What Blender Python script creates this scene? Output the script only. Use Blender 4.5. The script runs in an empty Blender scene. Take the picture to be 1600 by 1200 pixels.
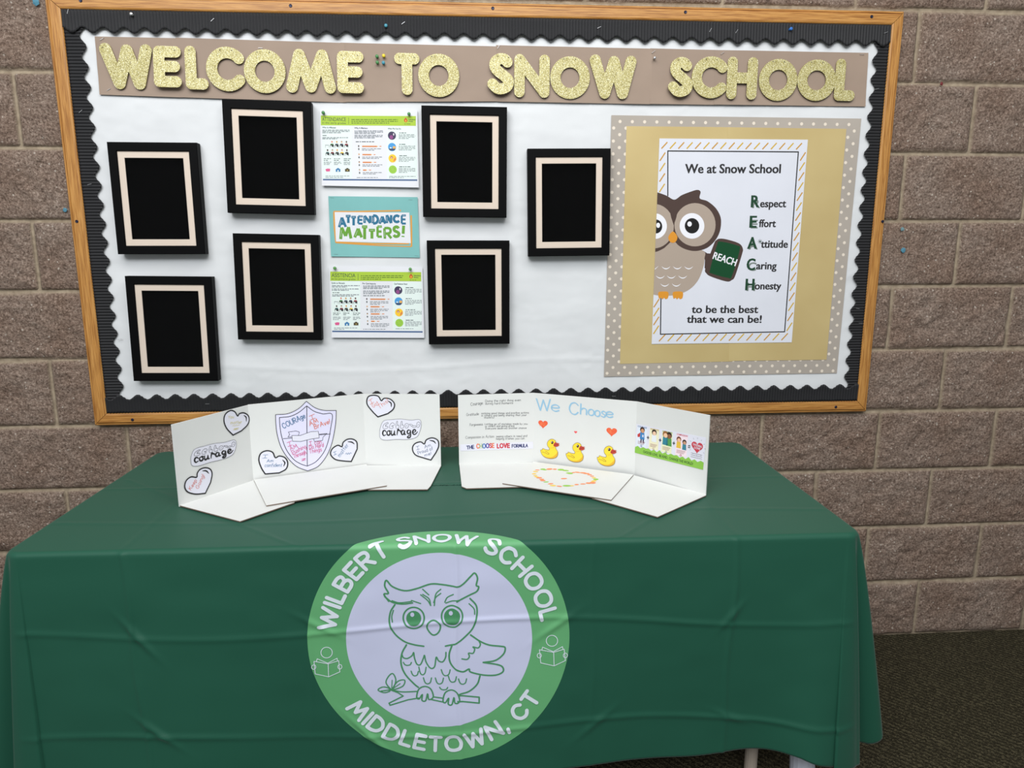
import bpy, bmesh, math, random
import numpy as np
from mathutils import Vector, Matrix
from mathutils.geometry import tessellate_polygon
random.seed(7); RNG = np.random.RandomState(11)
S = bpy.context.scene; C = S.collection
PI = math.pi

# ---------------------------------------------------------------- camera
FPX, CAM = 1109.0, np.array([1.2579, -2.2145, 1.3658])
YAW, PIT, ROL = .0675, .1918, -.0021
_fw = np.array([math.sin(YAW)*math.cos(PIT), math.cos(YAW)*math.cos(PIT), -math.sin(PIT)])
_r0 = np.array([math.cos(YAW), -math.sin(YAW), 0.]); _u0 = np.cross(_r0, _fw)
_rt = math.cos(ROL)*_r0 + math.sin(ROL)*_u0; _up = -math.sin(ROL)*_r0 + math.cos(ROL)*_u0
cd = bpy.data.cameras.new('camera'); cam = bpy.data.objects.new('camera', cd); C.objects.link(cam)
cd.sensor_width = 36; cd.lens = FPX/1600*36; cd.clip_start = .02
cam.matrix_world = Matrix(((_rt[0], _up[0], -_fw[0], CAM[0]), (_rt[1], _up[1], -_fw[1], CAM[1]), (_rt[2], _up[2], -_fw[2], CAM[2]), (0, 0, 0, 1)))
S.camera = cam

# ---------------------------------------------------------------- light
W = bpy.data.worlds.new('world'); S.world = W; W.use_nodes = True
W.node_tree.nodes['Background'].inputs[0].default_value = (.93, .97, 1, 1)
W.node_tree.nodes['Background'].inputs[1].default_value = .38
def area(name, loc, target, sx, sy, watts, col):
    d = bpy.data.lights.new(name, 'AREA'); d.shape = 'RECTANGLE'; d.size = sx; d.size_y = sy; d.energy = watts; d.color = col
    o = bpy.data.objects.new(name, d); C.objects.link(o); o.location = loc
    o.rotation_euler = (Vector(target)-Vector(loc)).to_track_quat('-Z', 'Y').to_euler(); return o
area('ceiling_light_panel', (1.25, -1.75, 3.3), (1.25, -.25, 0.9), 3.2, 1.0, 50, (1, .985, .96))
area('clerestory_daylight', (.3, -5.0, 4.1), (1.3, 0, 1.2), 4.5, 1.4, 212, (.95, .98, 1))
S.view_settings.view_transform = 'Standard'; S.view_settings.look = 'None'
S.view_settings.exposure = 0.0; S.view_settings.gamma = 1; S.view_settings.use_curve_mapping = False

# ---------------------------------------------------------------- geometry of the photograph: rays and real planes
def ray(px, py): return _fw + _rt*((px-800)/FPX) - _up*((py-600)/FPX)
class Plane:
    """a real flat surface: origin O, axes U (right) and V (up), normal N towards the room"""
    dense = None
    def __init__(s, O, U, V):
        s.O = np.array(O, float); s.U = np.array(U, float); s.U /= np.linalg.norm(s.U)
        s.V = np.array(V, float); s.V /= np.linalg.norm(s.V); s.N = np.cross(s.U, s.V)
    def px(s, x, y):
        d = ray(x, y); t = ((s.O-CAM)@s.N)/(d@s.N); p = CAM+d*t-s.O
        return (p@s.U, p@s.V)
    def at(s, u, v, h=0.): return s.O + s.U*u + s.V*v + s.N*h
def wall_plane(y): return Plane((0, y, 0), (1, 0, 0), (0, 0, 1))
def table_plane(z): return Plane((0, 0, z), (1, 0, 0), (0, 1, 0))
def crop(x0, y0, k): return lambda x, y: (x0+x*k, y0+y*k)

# ---------------------------------------------------------------- materials
def lin(c): return tuple((v/255/12.92 if v/255 <= .04045 else ((v/255+.055)/1.055)**2.4) for v in c)
MC = {}
def mat(name, rgb, rough=.6, metal=0., spec=.5):
    if name in MC: return MC[name]
    m = bpy.data.materials.new(name); m.use_nodes = True; b = m.node_tree.nodes['Principled BSDF']
    b.inputs['Base Color'].default_value = (*lin(rgb), 1); b.inputs['Roughness'].default_value = rough
    b.inputs['Metallic'].default_value = metal; b.inputs['Specular IOR Level'].default_value = spec
    MC[name] = m; return m
def nd(m, t, **kw):
    n = m.node_tree.nodes.new(t)
    for k, v in kw.items():
        if k in n.inputs: n.inputs[k].default_value = v
        else: setattr(n, k, v)
    return n
def lk(m, a, b): m.node_tree.links.new(a, b)
def bsdf(m): return m.node_tree.nodes['Principled BSDF']
def coords(m, scale=(1, 1, 1), rot=(0, 0, 0), out='Object'):
    tc = nd(m, 'ShaderNodeTexCoord'); mp = nd(m, 'ShaderNodeMapping'); mp.inputs['Scale'].default_value = scale; mp.inputs['Rotation'].default_value = rot
    lk(m, tc.outputs[out], mp.inputs[0]); return mp.outputs[0]
def ramp(m, fac, stops, interp='LINEAR'):
    r = nd(m, 'ShaderNodeValToRGB'); e = r.color_ramp.elements; r.color_ramp.interpolation = interp
    while len(e) < len(stops): e.new(.5)
    for el, (p, c) in zip(e, stops): el.position = p; el.color = (*lin(c), 1)
    lk(m, fac, r.inputs[0]); return r.outputs[0]
def bump(m, h, strength=.3, dist=.001, prev=None):
    b = nd(m, 'ShaderNodeBump', Strength=strength, Distance=dist); lk(m, h, b.inputs['Height'])
    if prev is not None: lk(m, prev, b.inputs['Normal'])
    return b.outputs[0]
def mixc(m, f, a, b, mode='MIX'):
    x = nd(m, 'ShaderNodeMix', data_type='RGBA', blend_type=mode)
    for s, v in ((x.inputs[0], f), (x.inputs[6], a), (x.inputs[7], b)):
        if hasattr(v, 'links') or hasattr(v, 'is_linked'): lk(m, v, s)
        else: s.default_value = v
    return x.outputs[2]
def paper(name, rgb, rough=.65, var=.05, grain=250):
    if name in MC: return MC[name]
    m = mat(name, rgb, rough, 0, .3); v = coords(m)
    n = nd(m, 'ShaderNodeTexNoise', Scale=7., Detail=4.); lk(m, v, n.inputs['Vector'])
    a = tuple(max(0, c*(1-var)) for c in rgb); b = tuple(min(255, c*(1+var)) for c in rgb)
    lk(m, ramp(m, n.outputs['Fac'], [(.3, a), (.7, b)]), bsdf(m).inputs['Base Color'])
    g = nd(m, 'ShaderNodeTexNoise', Scale=grain, Detail=3.); lk(m, v, g.inputs['Vector'])
    lk(m, bump(m, g.outputs['Fac'], .12, .0006), bsdf(m).inputs['Normal']); return m

# split-face concrete block with mortar joints
BX, BZ = .4064, .2059
m = MBLOCK = mat('split_face_block', (122, 105, 94), .9, 0, .2)
v = coords(m)
cell = nd(m, 'ShaderNodeAttribute', attribute_name='mortar')
n1 = nd(m, 'ShaderNodeTexNoise', Scale=150., Detail=6., Roughness=.8); lk(m, v, n1.inputs['Vector'])
n2 = nd(m, 'ShaderNodeTexNoise', Scale=6., Detail=3.); lk(m, v, n2.inputs['Vector'])
base = ramp(m, n1.outputs['Fac'], [(.34, (66, 54, 48)), (.42, (134, 116, 104)), (.54, (170, 152, 139)), (.68, (224, 209, 196))])
tint = ramp(m, n2.outputs['Fac'], [(.3, (235, 222, 214)), (.7, (255, 252, 250))])
base = mixc(m, 1.0, base, tint, 'MULTIPLY')
vo = nd(m, 'ShaderNodeTexVoronoi', Scale=80., Randomness=1.); lk(m, v, vo.inputs['Vector'])
sp = nd(m, 'ShaderNodeMath', operation='LESS_THAN'); sp.inputs[1].default_value = .22; lk(m, vo.outputs['Distance'], sp.inputs[0])
sx = nd(m, 'ShaderNodeSeparateColor'); lk(m, vo.outputs['Color'], sx.inputs[0])
sg = nd(m, 'ShaderNodeMath', operation='GREATER_THAN'); sg.inputs[1].default_value = .86; lk(m, sx.outputs[0], sg.inputs[0])
sm = nd(m, 'ShaderNodeMath', operation='MULTIPLY'); lk(m, sp.outputs[0], sm.inputs[0]); lk(m, sg.outputs[0], sm.inputs[1])
base = mixc(m, sm.outputs[0], base, (*lin((212, 199, 186)), 1))
n3 = nd(m, 'ShaderNodeTexNoise', Scale=60., Detail=5.); lk(m, v, n3.inputs['Vector'])
mor = ramp(m, n3.outputs['Fac'], [(.3, (136, 121, 102)), (.7, (166, 151, 130))])
lk(m, mixc(m, cell.outputs['Fac'], base, mor), bsdf(m).inputs['Base Color'])
nb = nd(m, 'ShaderNodeTexNoise', Scale=95., Detail=7., Roughness=.72); lk(m, v, nb.inputs['Vector'])
inv = nd(m, 'ShaderNodeMath', operation='MULTIPLY_ADD'); inv.inputs[1].default_value = -.85; inv.inputs[2].default_value = 1.; lk(m, cell.outputs['Fac'], inv.inputs[0])
hb = nd(m, 'ShaderNodeMath', operation='MULTIPLY'); lk(m, nb.outputs['Fac'], hb.inputs[0]); lk(m, inv.outputs[0], hb.inputs[1])
lk(m, bump(m, hb.outputs[0], 1., .014), bsdf(m).inputs['Normal'])

# carpet: dark olive loops in slanting rows
m = MCARPET = mat('loop_carpet', (62, 56, 44), .95, 0, .1)
v = coords(m, (1, 1, 1), (0, 0, -.75))
wv = nd(m, 'ShaderNodeTexWave', Scale=20., Distortion=7., Detail=4.); wv.inputs['Detail Scale'].default_value = 6.; lk(m, v, wv.inputs['Vector'])
vo = nd(m, 'ShaderNodeTexVoronoi', Scale=130.); lk(m, v, vo.inputs['Vector'])
nn = nd(m, 'ShaderNodeTexNoise', Scale=260., Detail=3.); lk(m, v, nn.inputs['Vector'])
a = mixc(m, .62, wv.outputs['Color'], nn.outputs['Color'])
sc = nd(m, 'ShaderNodeSeparateColor'); lk(m, a, sc.inputs[0])
lk(m, ramp(m, sc.outputs[0], [(.25, (40, 37, 27)), (.5, (66, 61, 46)), (.8, (92, 86, 66))]), bsdf(m).inputs['Base Color'])
b1 = bump(m, wv.outputs['Fac'], .8, .006); lk(m, bump(m, vo.outputs['Distance'], .6, .004, b1), bsdf(m).inputs['Normal'])

def wood(name, horizontal):
    m = mat(name, (190, 138, 72), .42, 0, .4)
    v = coords(m, (3, 40, 60) if horizontal else (60, 40, 3))
    n = nd(m, 'ShaderNodeTexNoise', Scale=2.6, Detail=5., Roughness=.6, Distortion=1.2); lk(m, v, n.inputs['Vector'])
    v2 = coords(m, (6, 200, 260) if horizontal else (260, 200, 6))
    n2 = nd(m, 'ShaderNodeTexNoise', Scale=2., Detail=3.); lk(m, v2, n2.inputs['Vector'])
    c = ramp(m, n.outputs['Fac'], [(.3, (156, 104, 48)), (.48, (188, 134, 68)), (.62, (198, 146, 80)), (.75, (176, 122, 60))])
    d = ramp(m, n2.outputs['Fac'], [(.35, (205, 190, 175)), (.55, (255, 255, 255))])
    lk(m, mixc(m, 1., c, d, 'MULTIPLY'), bsdf(m).inputs['Base Color'])
    lk(m, bump(m, n2.outputs['Fac'], .15, .0008), bsdf(m).inputs['Normal']); return m
WOODH, WOODV = wood('oak_rail_along', True), wood('oak_rail_upright', False)
MWHITE = paper('white_roll_paper', (217, 219, 221), .6, .015, 60)
MBORDER = mat('black_corrugated_paper', (40, 40, 42), .6, 0, .25)
MTAUPE = paper('taupe_card', (153, 134, 119), .6, .03)
MCORK = mat('cork_board', (150, 110, 70), .9)
m = MGLIT = mat('gold_glitter', (200, 186, 110), .45, .15, .5)
v = coords(m)
vo = nd(m, 'ShaderNodeTexVoronoi', Scale=760.); lk(m, v, vo.inputs['Vector'])
sx = nd(m, 'ShaderNodeSeparateColor'); lk(m, vo.outputs['Color'], sx.inputs[0])
lk(m, ramp(m, sx.outputs[0], [(.0, (98, 87, 42)), (.2, (154, 142, 80)), (.5, (184, 174, 112)), (.8, (202, 193, 136)), (.97, (244, 240, 208))]), bsdf(m).inputs['Base Color'])
nm = nd(m, 'ShaderNodeBump', Strength=.35, Distance=.0006); lk(m, sx.outputs[1], nm.inputs['Height']); lk(m, nm.outputs[0], bsdf(m).inputs['Normal'])
MGEDGE = mat('gold_card_edge', (150, 134, 78), .7)
MFRAME = mat('black_frame_wood', (5, 5, 6), .55, 0, .08)
MMAT = paper('cream_mat_board', (216, 202, 188), .8, .01)
MBLK = mat('black_velvet_lining', (2, 2, 2), .9, 0, .02)
m = MGLASS = bpy.data.materials.new('frame_glass'); m.use_nodes = True; MC['frame_glass'] = m
nt = m.node_tree; nt.nodes.remove(nt.nodes['Principled BSDF'])
tr = nd(m, 'ShaderNodeBsdfTransparent'); gl = nd(m, 'ShaderNodeBsdfGlossy', Roughness=.02); fr = nd(m, 'ShaderNodeFresnel', IOR=1.17); mx = nd(m, 'ShaderNodeMixShader')
lk(m, fr.outputs[0], mx.inputs[0]); lk(m, tr.outputs[0], mx.inputs[1]); lk(m, gl.outputs[0], mx.inputs[2]); lk(m, mx.outputs[0], nt.nodes['Material Output'].inputs[0])
# tablecloth
m = MCLOTH = mat('green_polyester', (30, 82, 64), .55, 0, .25)
bsdf(m).inputs['Sheen Weight'].default_value = .12; bsdf(m).inputs['Sheen Roughness'].default_value = .4
v = coords(m); n = nd(m, 'ShaderNodeTexNoise', Scale=300., Detail=2.); lk(m, v, n.inputs['Vector'])
lk(m, bump(m, n.outputs['Fac'], .1, .0004), bsdf(m).inputs['Normal'])
INK = mat('black_ink', (26, 26, 28), .6); GREYINK = mat('grey_print', (120, 122, 126), .7); PWHITE = paper('bright_white_paper', (222, 223, 228), .5, .012)
def col(name, r, g, b, rough=.6): return mat(name, (r, g, b), rough, 0, .35)

# ---------------------------------------------------------------- object helpers
def tag(o, label=None, cat=None, group=None, kind=None):
    for k, v in (('label', label), ('category', cat), ('group', group), ('kind', kind)):
        if v: o[k] = v
    return o
def empty(name, loc):
    o = bpy.data.objects.new(name, None); o.empty_display_size = .05; C.objects.link(o); o.location = loc; return o
def mesh_obj(name, verts, faces, mats, mi=None, parent=None, origin=None, smooth=False):
    verts = np.asarray(verts, float)
    if parent is not None:
        o0 = np.array(parent['_o']) if '_o' in parent else np.array(parent.location)
    else: o0 = np.array(origin if origin is not None else ((verts.min(0)+verts.max(0))/2))
    me = bpy.data.meshes.new(name); me.from_pydata((verts-o0).tolist(), [], faces)
    for q in mats: me.materials.append(q)
    if mi is not None: me.polygons.foreach_set('material_index', np.asarray(mi, dtype=np.int32))
    if smooth: me.polygons.foreach_set('use_smooth', np.ones(len(faces), dtype=bool))
    me.update(); ob = bpy.data.objects.new(name, me); C.objects.link(ob)
    if parent is not None:
        ob.parent = parent; base = np.zeros(3); ob.location = base
    else: ob.location = o0
    return ob
def copy_tree(o, parent=None):
    c = o.copy(); C.objects.link(c)
    if parent is not None: c.parent = parent
    for ch in list(o.children): copy_tree(ch, c)
    return c

_TX = {}
def text_mesh(s, bold):
    k = (s, bold)
    if k not in _TX:
        cu = bpy.data.curves.new('t', 'FONT'); cu.body = s; cu.size = 1; cu.resolution_u = 3; cu.offset = bold; cu.fill_mode = 'FRONT'
        ob = bpy.data.objects.new('t', cu); C.objects.link(ob); dg = bpy.context.evaluated_depsgraph_get(); ev = ob.evaluated_get(dg)
        me = ev.to_mesh(); vs = np.array([v.co[:2] for v in me.vertices]); fs = [tuple(p.vertices) for p in me.polygons]
        ev.to_mesh_clear(); bpy.data.objects.remove(ob); bpy.data.curves.remove(cu)
        _TX[k] = (vs, fs)
    return _TX[k]
CAPH = None

# single-line lettering: strokes on a 10-high cap grid; s = smooth, c = smooth and closed
GL = {
'A': (7, '0,0 3.5,10 7,0|1.3,3.6 5.7,3.6'), 'B': (6, '0,0 0,10|s0,10 3,10 4.8,9 5,7.4 4.4,5.9 3,5.3 0,5.3|s0,5.3 3.4,5.3 5.3,4.4 5.8,2.7 5.2,.9 3.4,0 0,0'),
'C': (7, 's6.6,8 5.2,9.5 3.6,10 1.3,8.8 0,5 1.3,1.2 3.6,0 5.2,.5 6.6,2'), 'D': (6.6, '0,0 0,10|s0,10 2.6,10 5.2,8.6 6.6,5 5.2,1.4 2.6,0 0,0'),
'E': (5, '5,10 0,10 0,0 5,0|0,5.1 4.6,5.1'), 'F': (5, '5,10 0,10 0,0|0,5.1 4.2,5.1'),
'G': (7, 's6.6,8 5.2,9.5 3.6,10 1.3,8.8 0,5 1.3,1.2 3.6,0 5.4,.6 6.8,2.4 6.8,4.6|6.8,4.6 4,4.6'), 'H': (6.2, '0,0 0,10|6.2,0 6.2,10|0,5.1 6.2,5.1'),
'I': (.01, '0,0 0,10'), '1': (4, '2,0 2,10|0,10 4,10|0,0 4,0'), 'K': (6, '0,0 0,10|5.6,10 0,4.2|1.9,6 6,0'), 'L': (4.6, '0,10 0,0 4.6,0'),
'M': (8.4, '0,0 1.4,10 4.2,2.4 7,10 8.4,0'), 'N': (6.6, '0,0 0,10 6.6,0 6.6,10'), 'O': (8, 'c4,10 1.2,8.8 0,5 1.2,1.2 4,0 6.8,1.2 8,5 6.8,8.8'),
'P': (5.6, '0,0 0,10|s0,10 3,10 5,9.2 5.6,7.2 5,5.2 3,4.4 0,4.4'), 'R': (6, '0,0 0,10|s0,10 3,10 5,9.2 5.6,7.4 5,5.5 3,4.8 0,4.8|2.6,4.8 6,0'),
'S': (5.8, 's5.4,8.3 4.4,9.6 2.9,10 .9,9.2 .3,7.5 1.2,5.9 3,5.1 5,4 5.8,2.5 4.9,.7 2.9,0 1.2,.4 0,1.7'), 'T': (6, '0,10 6,10|3,10 3,0'),
'U': (6.4, 's0,10 0,4 .8,1.2 3.2,0 5.6,1.2 6.4,4 6.4,10'), 'V': (6.6, '0,10 3.3,0 6.6,10'), 'W': (10, '0,10 2.6,0 5,9.2 7.4,0 10,10'), 'Y': (6, '0,10 3,4.8 6,10|3,4.8 3,0'),
'a': (4.4, 'c4,5.2 2.4,6 .5,4.9 0,3 .5,.9 2.2,0 4,1.6|4.2,6 4.4,0'), 'b': (4.6, '0,10 0,0|c0,4.6 1.8,6 4,5.2 4.6,3 4,.8 1.8,0 0,1.4'), 'c': (4, 's4,4.9 2.4,6 .6,5 0,3 .6,1 2.4,0 4,1'),
'd': (4.6, '4.6,10 4.6,0|c4.6,4.6 2.8,6 .6,5.2 0,3 .6,.8 2.8,0 4.6,1.4'), 'e': (4.4, 's.2,3 4.2,3.4 3.8,5.2 2.2,6 .5,5 0,3 .6,1 2.4,0 4.3,1'), 'f': (3.4, 's3.4,9.4 2.2,10 1.3,8.6 1.2,5 1.2,0|0,6 3,6'),
'g': (4.4, 'c4.2,5 2.4,6 .5,5 0,3.2 .5,1.2 2.2,.4 4.2,2|s4.3,6 4.4,0 4,-2.4 2.4,-3.4 .3,-2.6'), 'h': (4.4, '0,10 0,0|s0,3.8 1.6,5.8 3.4,5.7 4.3,4 4.4,0'), 'i': (.3, '0,6 .2,0|0,8.3 .1,8.6'),
'k': (4, '0,10 0,0|3.8,6 0,2.6|1.4,3.8 4,0'), 'l': (.3, '0,10 .3,0'), 'm': (7, '0,6 0,0|s0,4 1.4,5.8 2.8,5.6 3.4,4 3.4,0|s3.4,4 4.8,5.8 6.3,5.6 6.9,4 7,0'), 'n': (4.2, '0,6 0,0|s0,3.8 1.6,5.8 3.2,5.7 4.1,4 4.2,0'),
'o': (4.8, 'c2.4,6 .6,5.1 0,3 .6,.9 2.4,0 4.2,.9 4.8,3 4.2,5.1'), 'p': (4.4, '0,6 0,-3.4|c0,4.6 1.8,6 4,5.2 4.4,3 4,.8 1.8,0 0,1.4'), 'r': (3, '0,6 0,0|s0,3.6 1,5.4 2.2,6 3,5.6'),
's': (3.6, 's3.4,5.2 1.8,6 .3,5 .8,3.6 2.6,2.7 3.6,1.4 2.2,0 0,.8'), 't': (3, '1.4,9 1.4,.6 2.8,0|0,6 3,6'), 'u': (4.2, 's0,6 0,2 .8,.2 2.4,.2 4.1,2.2|4.1,6 4.2,0'), 'v': (4, '0,6 2,0 4,6'),
'w': (6, '0,6 1.6,0 3,5 4.4,0 6,6'), 'y': (4.2, '0,6 2.2,1|4.2,6 2.2,1 .6,-3.2'), 'z': (3.6, '0,6 3.6,6 0,0 3.6,0'), 'j': (2, 's1.6,6 1.6,-2 .8,-3.2 0,-2.8'),
'!': (.3, '.2,10 0,3|0,.6 0,.2'), '.': (.3, '0,.4 0,0'), ',': (.8, '.6,.8 0,-1.8'), ':': (.3, '0,5 0,4.5|0,1 0,.5'), '-': (3, '0,4 3,4'), '/': (3, '0,-1 3,10'), '~': (6, 's0,1 1,3 2,0 3,3 4,0 5,3 6,1'), "'": (.3, '0,10 0,8')}
def catmull(P, closed=False, n=6):
    P = [np.array(p, float) for p in P]; N = len(P); out = []
    if N < 3 and not closed: return P
    rng = range(N if closed else N-1)
    for i in rng:
        p1, p2 = P[i], P[(i+1) % N]
        p0 = P[i-1] if (closed or i > 0) else 2*p1-p2
        p3 = P[(i+2) % N] if (closed or i+2 < N) else 2*p2-p1
        for k in range(n):
            t = k/n; out.append(.5*((2*p1)+(-p0+p2)*t+(2*p0-5*p1+4*p2-p3)*t*t+(-p0+3*p1-3*p2+p3)*t**3))
    if not closed: out.append(P[-1])
    return out
def glyph(ch, n=5):
    w, d = GL[ch]; st = []
    for part in d.split('|'):
        f = part[0] if part[0] in 'sc' else ''
        pts = [tuple(map(float, q.split(','))) for q in part.lstrip('sc').split()]
        if f: P = catmull(pts, f == 'c', n); st.append((P, f == 'c'))
        else: st.append(([np.array(p) for p in pts], False))
    return w, st
def line_layout(s, gap=2.2, space=4.5):
    x = 0; out = []
    for ch in s:
        if ch == ' ': x += space; continue
        w, st = glyph(ch); out.append((x, w, st)); x += w+gap
    return out, x-gap

class MB:
    """collects flat shapes lying on a plane (or draped surface) into ONE mesh"""
    def __init__(s, plane): s.pl = plane; s.v = []; s.f = []; s.m = []; s.mats = []; s.k = 0
    def mi(s, m):
        if m not in s.mats: s.mats.append(m)
        return s.mats.index(m)
    def add(s, vs, fs, m, h):
        b = len(s.v); i = s.mi(m)
        if hasattr(s.pl, 'many'): s.v.extend(s.pl.many(np.array([(p[0], p[1]) for p in vs]), h))
        else:
            for p in vs: s.v.append(s.pl.at(p[0], p[1], h))
        for f in fs: s.f.append(tuple(b+q for q in f)); s.m.append(i)
    def poly(s, pts, m, h=.0002, holes=()):
        loops = [pts]+list(holes); flat = [p for l in loops for p in l]
        tris = tessellate_polygon([[Vector((p[0], p[1], 0)) for p in l] for l in loops])
        fs = []
        for t in tris:
            a, b, c = (flat[i] for i in t)
            cr = (b[0]-a[0])*(c[1]-a[1])-(b[1]-a[1])*(c[0]-a[0])
            if abs(cr) < 1e-14: continue
            fs.append(tuple(t) if cr > 0 else tuple(t)[::-1])
        s.add(flat, fs, m, h)
    def slab(s, pts, m, t, h=0., back=None, edge=None):
        """solid card: front at h, back at h-t"""
        ar = sum(pts[i-1][0]*pts[i][1]-pts[i][0]*pts[i-1][1] for i in range(len(pts)))
        if ar < 0: pts = pts[::-1]
        s.poly(pts, m, h); n = len(pts); b = len(s.v)
        for p in pts: s.v.append(s.pl.at(p[0], p[1], h))
        for p in pts: s.v.append(s.pl.at(p[0], p[1], h-t))
        i = s.mi(edge or m)
        for k in range(n):
            l = (k+1) % n; s.f.append((b+k, b+n+k, b+n+l, b+l)); s.m.append(i)
        s.poly(pts[::-1], back or m, h-t)
        q = len(s.f)-1
        # flip the back
        cnt = 0
        while q >= 0 and cnt < n-2: s.f[q] = s.f[q][::-1]; q -= 1; cnt += 1
    def ellipse(s, c, rx, ry, m, h=.0002, n=28, rot=0.):
        s.poly([(c[0]+rx*math.cos(a)*math.cos(rot)-ry*math.sin(a)*math.sin(rot), c[1]+rx*math.cos(a)*math.sin(rot)+ry*math.sin(a)*math.cos(rot)) for a in (2*PI*i/n for i in range(n))], m, h)
    def stroke(s, pts, w, m, h=.0003, closed=False, taper=None, cap=True):
        P = [np.array(p, float) for p in pts]
        if s.pl.dense:
            Q = []; src = P+[P[0]] if closed else P
            for a, b in zip(src[:-1], src[1:]):
                n = max(1, int(np.linalg.norm(b-a)/s.pl.dense)); Q += [a+(b-a)*i/n for i in range(n)]
            if not closed: Q.append(src[-1])
            P = Q
        Q = [P[0]]
        for p in P[1:]:
            if np.linalg.norm(p-Q[-1]) > 1e-6: Q.append(p)
        P = Q
        if len(P) < 2: return
        if not closed:                                             # split at sharp corners
            for i in range(1, len(P)-1):
                a = P[i]-P[i-1]; b = P[i+1]-P[i]
                if a@b/(np.linalg.norm(a)*np.linalg.norm(b)) < .55:
                    s.stroke1(P[:i+1], w, m, h, False, taper, cap); s.stroke(P[i:], w, m, h+.00001, False, taper, cap); return
        s.stroke1(P, w, m, h, closed, taper, cap)
    def stroke1(s, P, w, m, h, closed, taper, cap):
        s.k = (s.k+1) % 8; h = h+s.k*6e-6; n = len(P); L = []; Rr = []
        for i in range(n):
            if closed: a, b = P[i-1], P[(i+1) % n]
            else: a, b = P[max(0, i-1)], P[min(n-1, i+1)]
            d = b-a; d = d/(np.linalg.norm(d)+1e-12); nn = np.array((-d[1], d[0]))
            r = w/2*(taper(i/(n-1)) if taper else 1)
            L.append(P[i]+nn*r); Rr.append(P[i]-nn*r)
        vs = L+Rr; fs = [(n+i, n+i+1, i+1, i) for i in range(n-1)]
        if closed: fs.append((2*n-1, n, 0, n-1))
        if cap and not closed:
            for (i, sg) in ((0, -1), (n-1, 1)):
                r = (L[i]-Rr[i])/2; d = np.array((r[1], -r[0]))*sg; c = P[i]; b = len(vs); K = 5
                arc = [c+r*math.cos(PI*k/K)*(1)+d*math.sin(PI*k/K) for k in range(K+1)]
                vs += arc; f = tuple(range(b, b+K+1)); fs.append(f if sg < 0 else f[::-1])
        s.add(vs, fs, m, h)
    def tri_text(s, txt, p0, p1, cap, m, h=.0003, bold=.012, fit=True):
        """printed text from baseline point p0 to p1, capitals cap high"""
        wide = max(0., bold-.012)*cap*1.1; bold = min(bold, .012); vs, fs = text_mesh(txt, bold)
        p0 = np.array(p0); p1 = np.array(p1); d = p1-p0; Lg = np.linalg.norm(d); d /= Lg; nn = np.array((-d[1], d[0]))
        x0, x1 = vs[:, 0].min(), vs[:, 0].max(); ch = text_mesh('H', bold)[0]; H = ch[:, 1].max()
        for k, dx in enumerate((0,) if wide == 0 else (0, -wide, wide)):
            q = [p0+d*((x-x0)/(x1-x0)*Lg+dx)+nn*(y/H*cap) for x, y in vs]; s.add(q, fs, m, h+k*8e-6)
    def hand(s, txt, p0, p1, cap, m, w, h=.0003, slant=.0, jit=0., gap=2.2, space=4.5, mats=None):
        lay, tot = line_layout(txt, gap, space)
        p0 = np.array(p0); p1 = np.array(p1); d = p1-p0; Lg = np.linalg.norm(d); d /= Lg; nn = np.array((-d[1], d[0])); kx = Lg/tot; ky = cap/10
        for i, (x, gw, st) in enumerate(lay):
            jy = random.uniform(-jit, jit); js = 1+random.uniform(-jit, jit)*.08
            for P, cl in st:
                s.stroke([p0+d*((x+q[0]+slant*q[1])*kx)+nn*((q[1]*js+jy)*ky) for q in P], w, mats[i] if mats else m, h, cl)
    def build(s, name, parent=None, origin=None, smooth=False):
        return mesh_obj(name, s.v, s.f, s.mats, s.m, parent, origin, smooth)

def box_vf(lo, hi):
    x0, y0, z0 = lo; x1, y1, z1 = hi
    return [(x0, y0, z0), (x1, y0, z0), (x1, y1, z0), (x0, y1, z0), (x0, y0, z1), (x1, y0, z1), (x1, y1, z1), (x0, y1, z1)], [(0, 3, 2, 1), (4, 5, 6, 7), (0, 1, 5, 4), (1, 2, 6, 5), (2, 3, 7, 6), (3, 0, 4, 7)]
def lathe(prof, n=20, axis='y', c=(0, 0, 0)):
    """prof: (r, t) pairs along the axis"""
    vs = []; fs = []
    for r, t in prof:
        for k in range(n):
            a = 2*PI*k/n; x, z = r*math.cos(a), r*math.sin(a)
            vs.append((c[0]+x, c[1]+t, c[2]+z) if axis == 'y' else (c[0]+x, c[1]+z, c[2]+t))
    for i in range(len(prof)-1):
        for k in range(n):
            l = (k+1) % n; fs.append((i*n+k, i*n+l, (i+1)*n+l, (i+1)*n+k))
    fs.append(tuple(range(n))[::-1]); fs.append(tuple((len(prof)-1)*n+k for k in range(n)))
    return vs, fs
_VT = {}
def vnoise(X, Y, seed=0):
    if seed not in _VT: _VT[seed] = np.random.RandomState(seed).rand(256, 256)
    T = _VT[seed]
    xi = np.floor(X).astype(int); yi = np.floor(Y).astype(int); xf = X-xi; yf = Y-yi
    u = xf*xf*(3-2*xf); w = yf*yf*(3-2*yf); g = lambda a, b: T[(xi+a) % 256, (yi+b) % 256]
    return (g(0, 0)*(1-u)+g(1, 0)*u)*(1-w)+(g(0, 1)*(1-u)+g(1, 1)*u)*w
def fbm(X, Y, seed=0, o=4):
    t = 0; a = 1; s = 0
    for k in range(o): t = t+a*vnoise(X*2**k, Y*2**k, seed+k); s += a; a *= .55
    return t/s
def grid_faces(nr, nc):
    i = np.arange(nr*nc).reshape(nr, nc)
    return np.stack([i[:-1, :-1], i[:-1, 1:], i[1:, 1:], i[1:, :-1]], -1).reshape(-1, 4)
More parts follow.
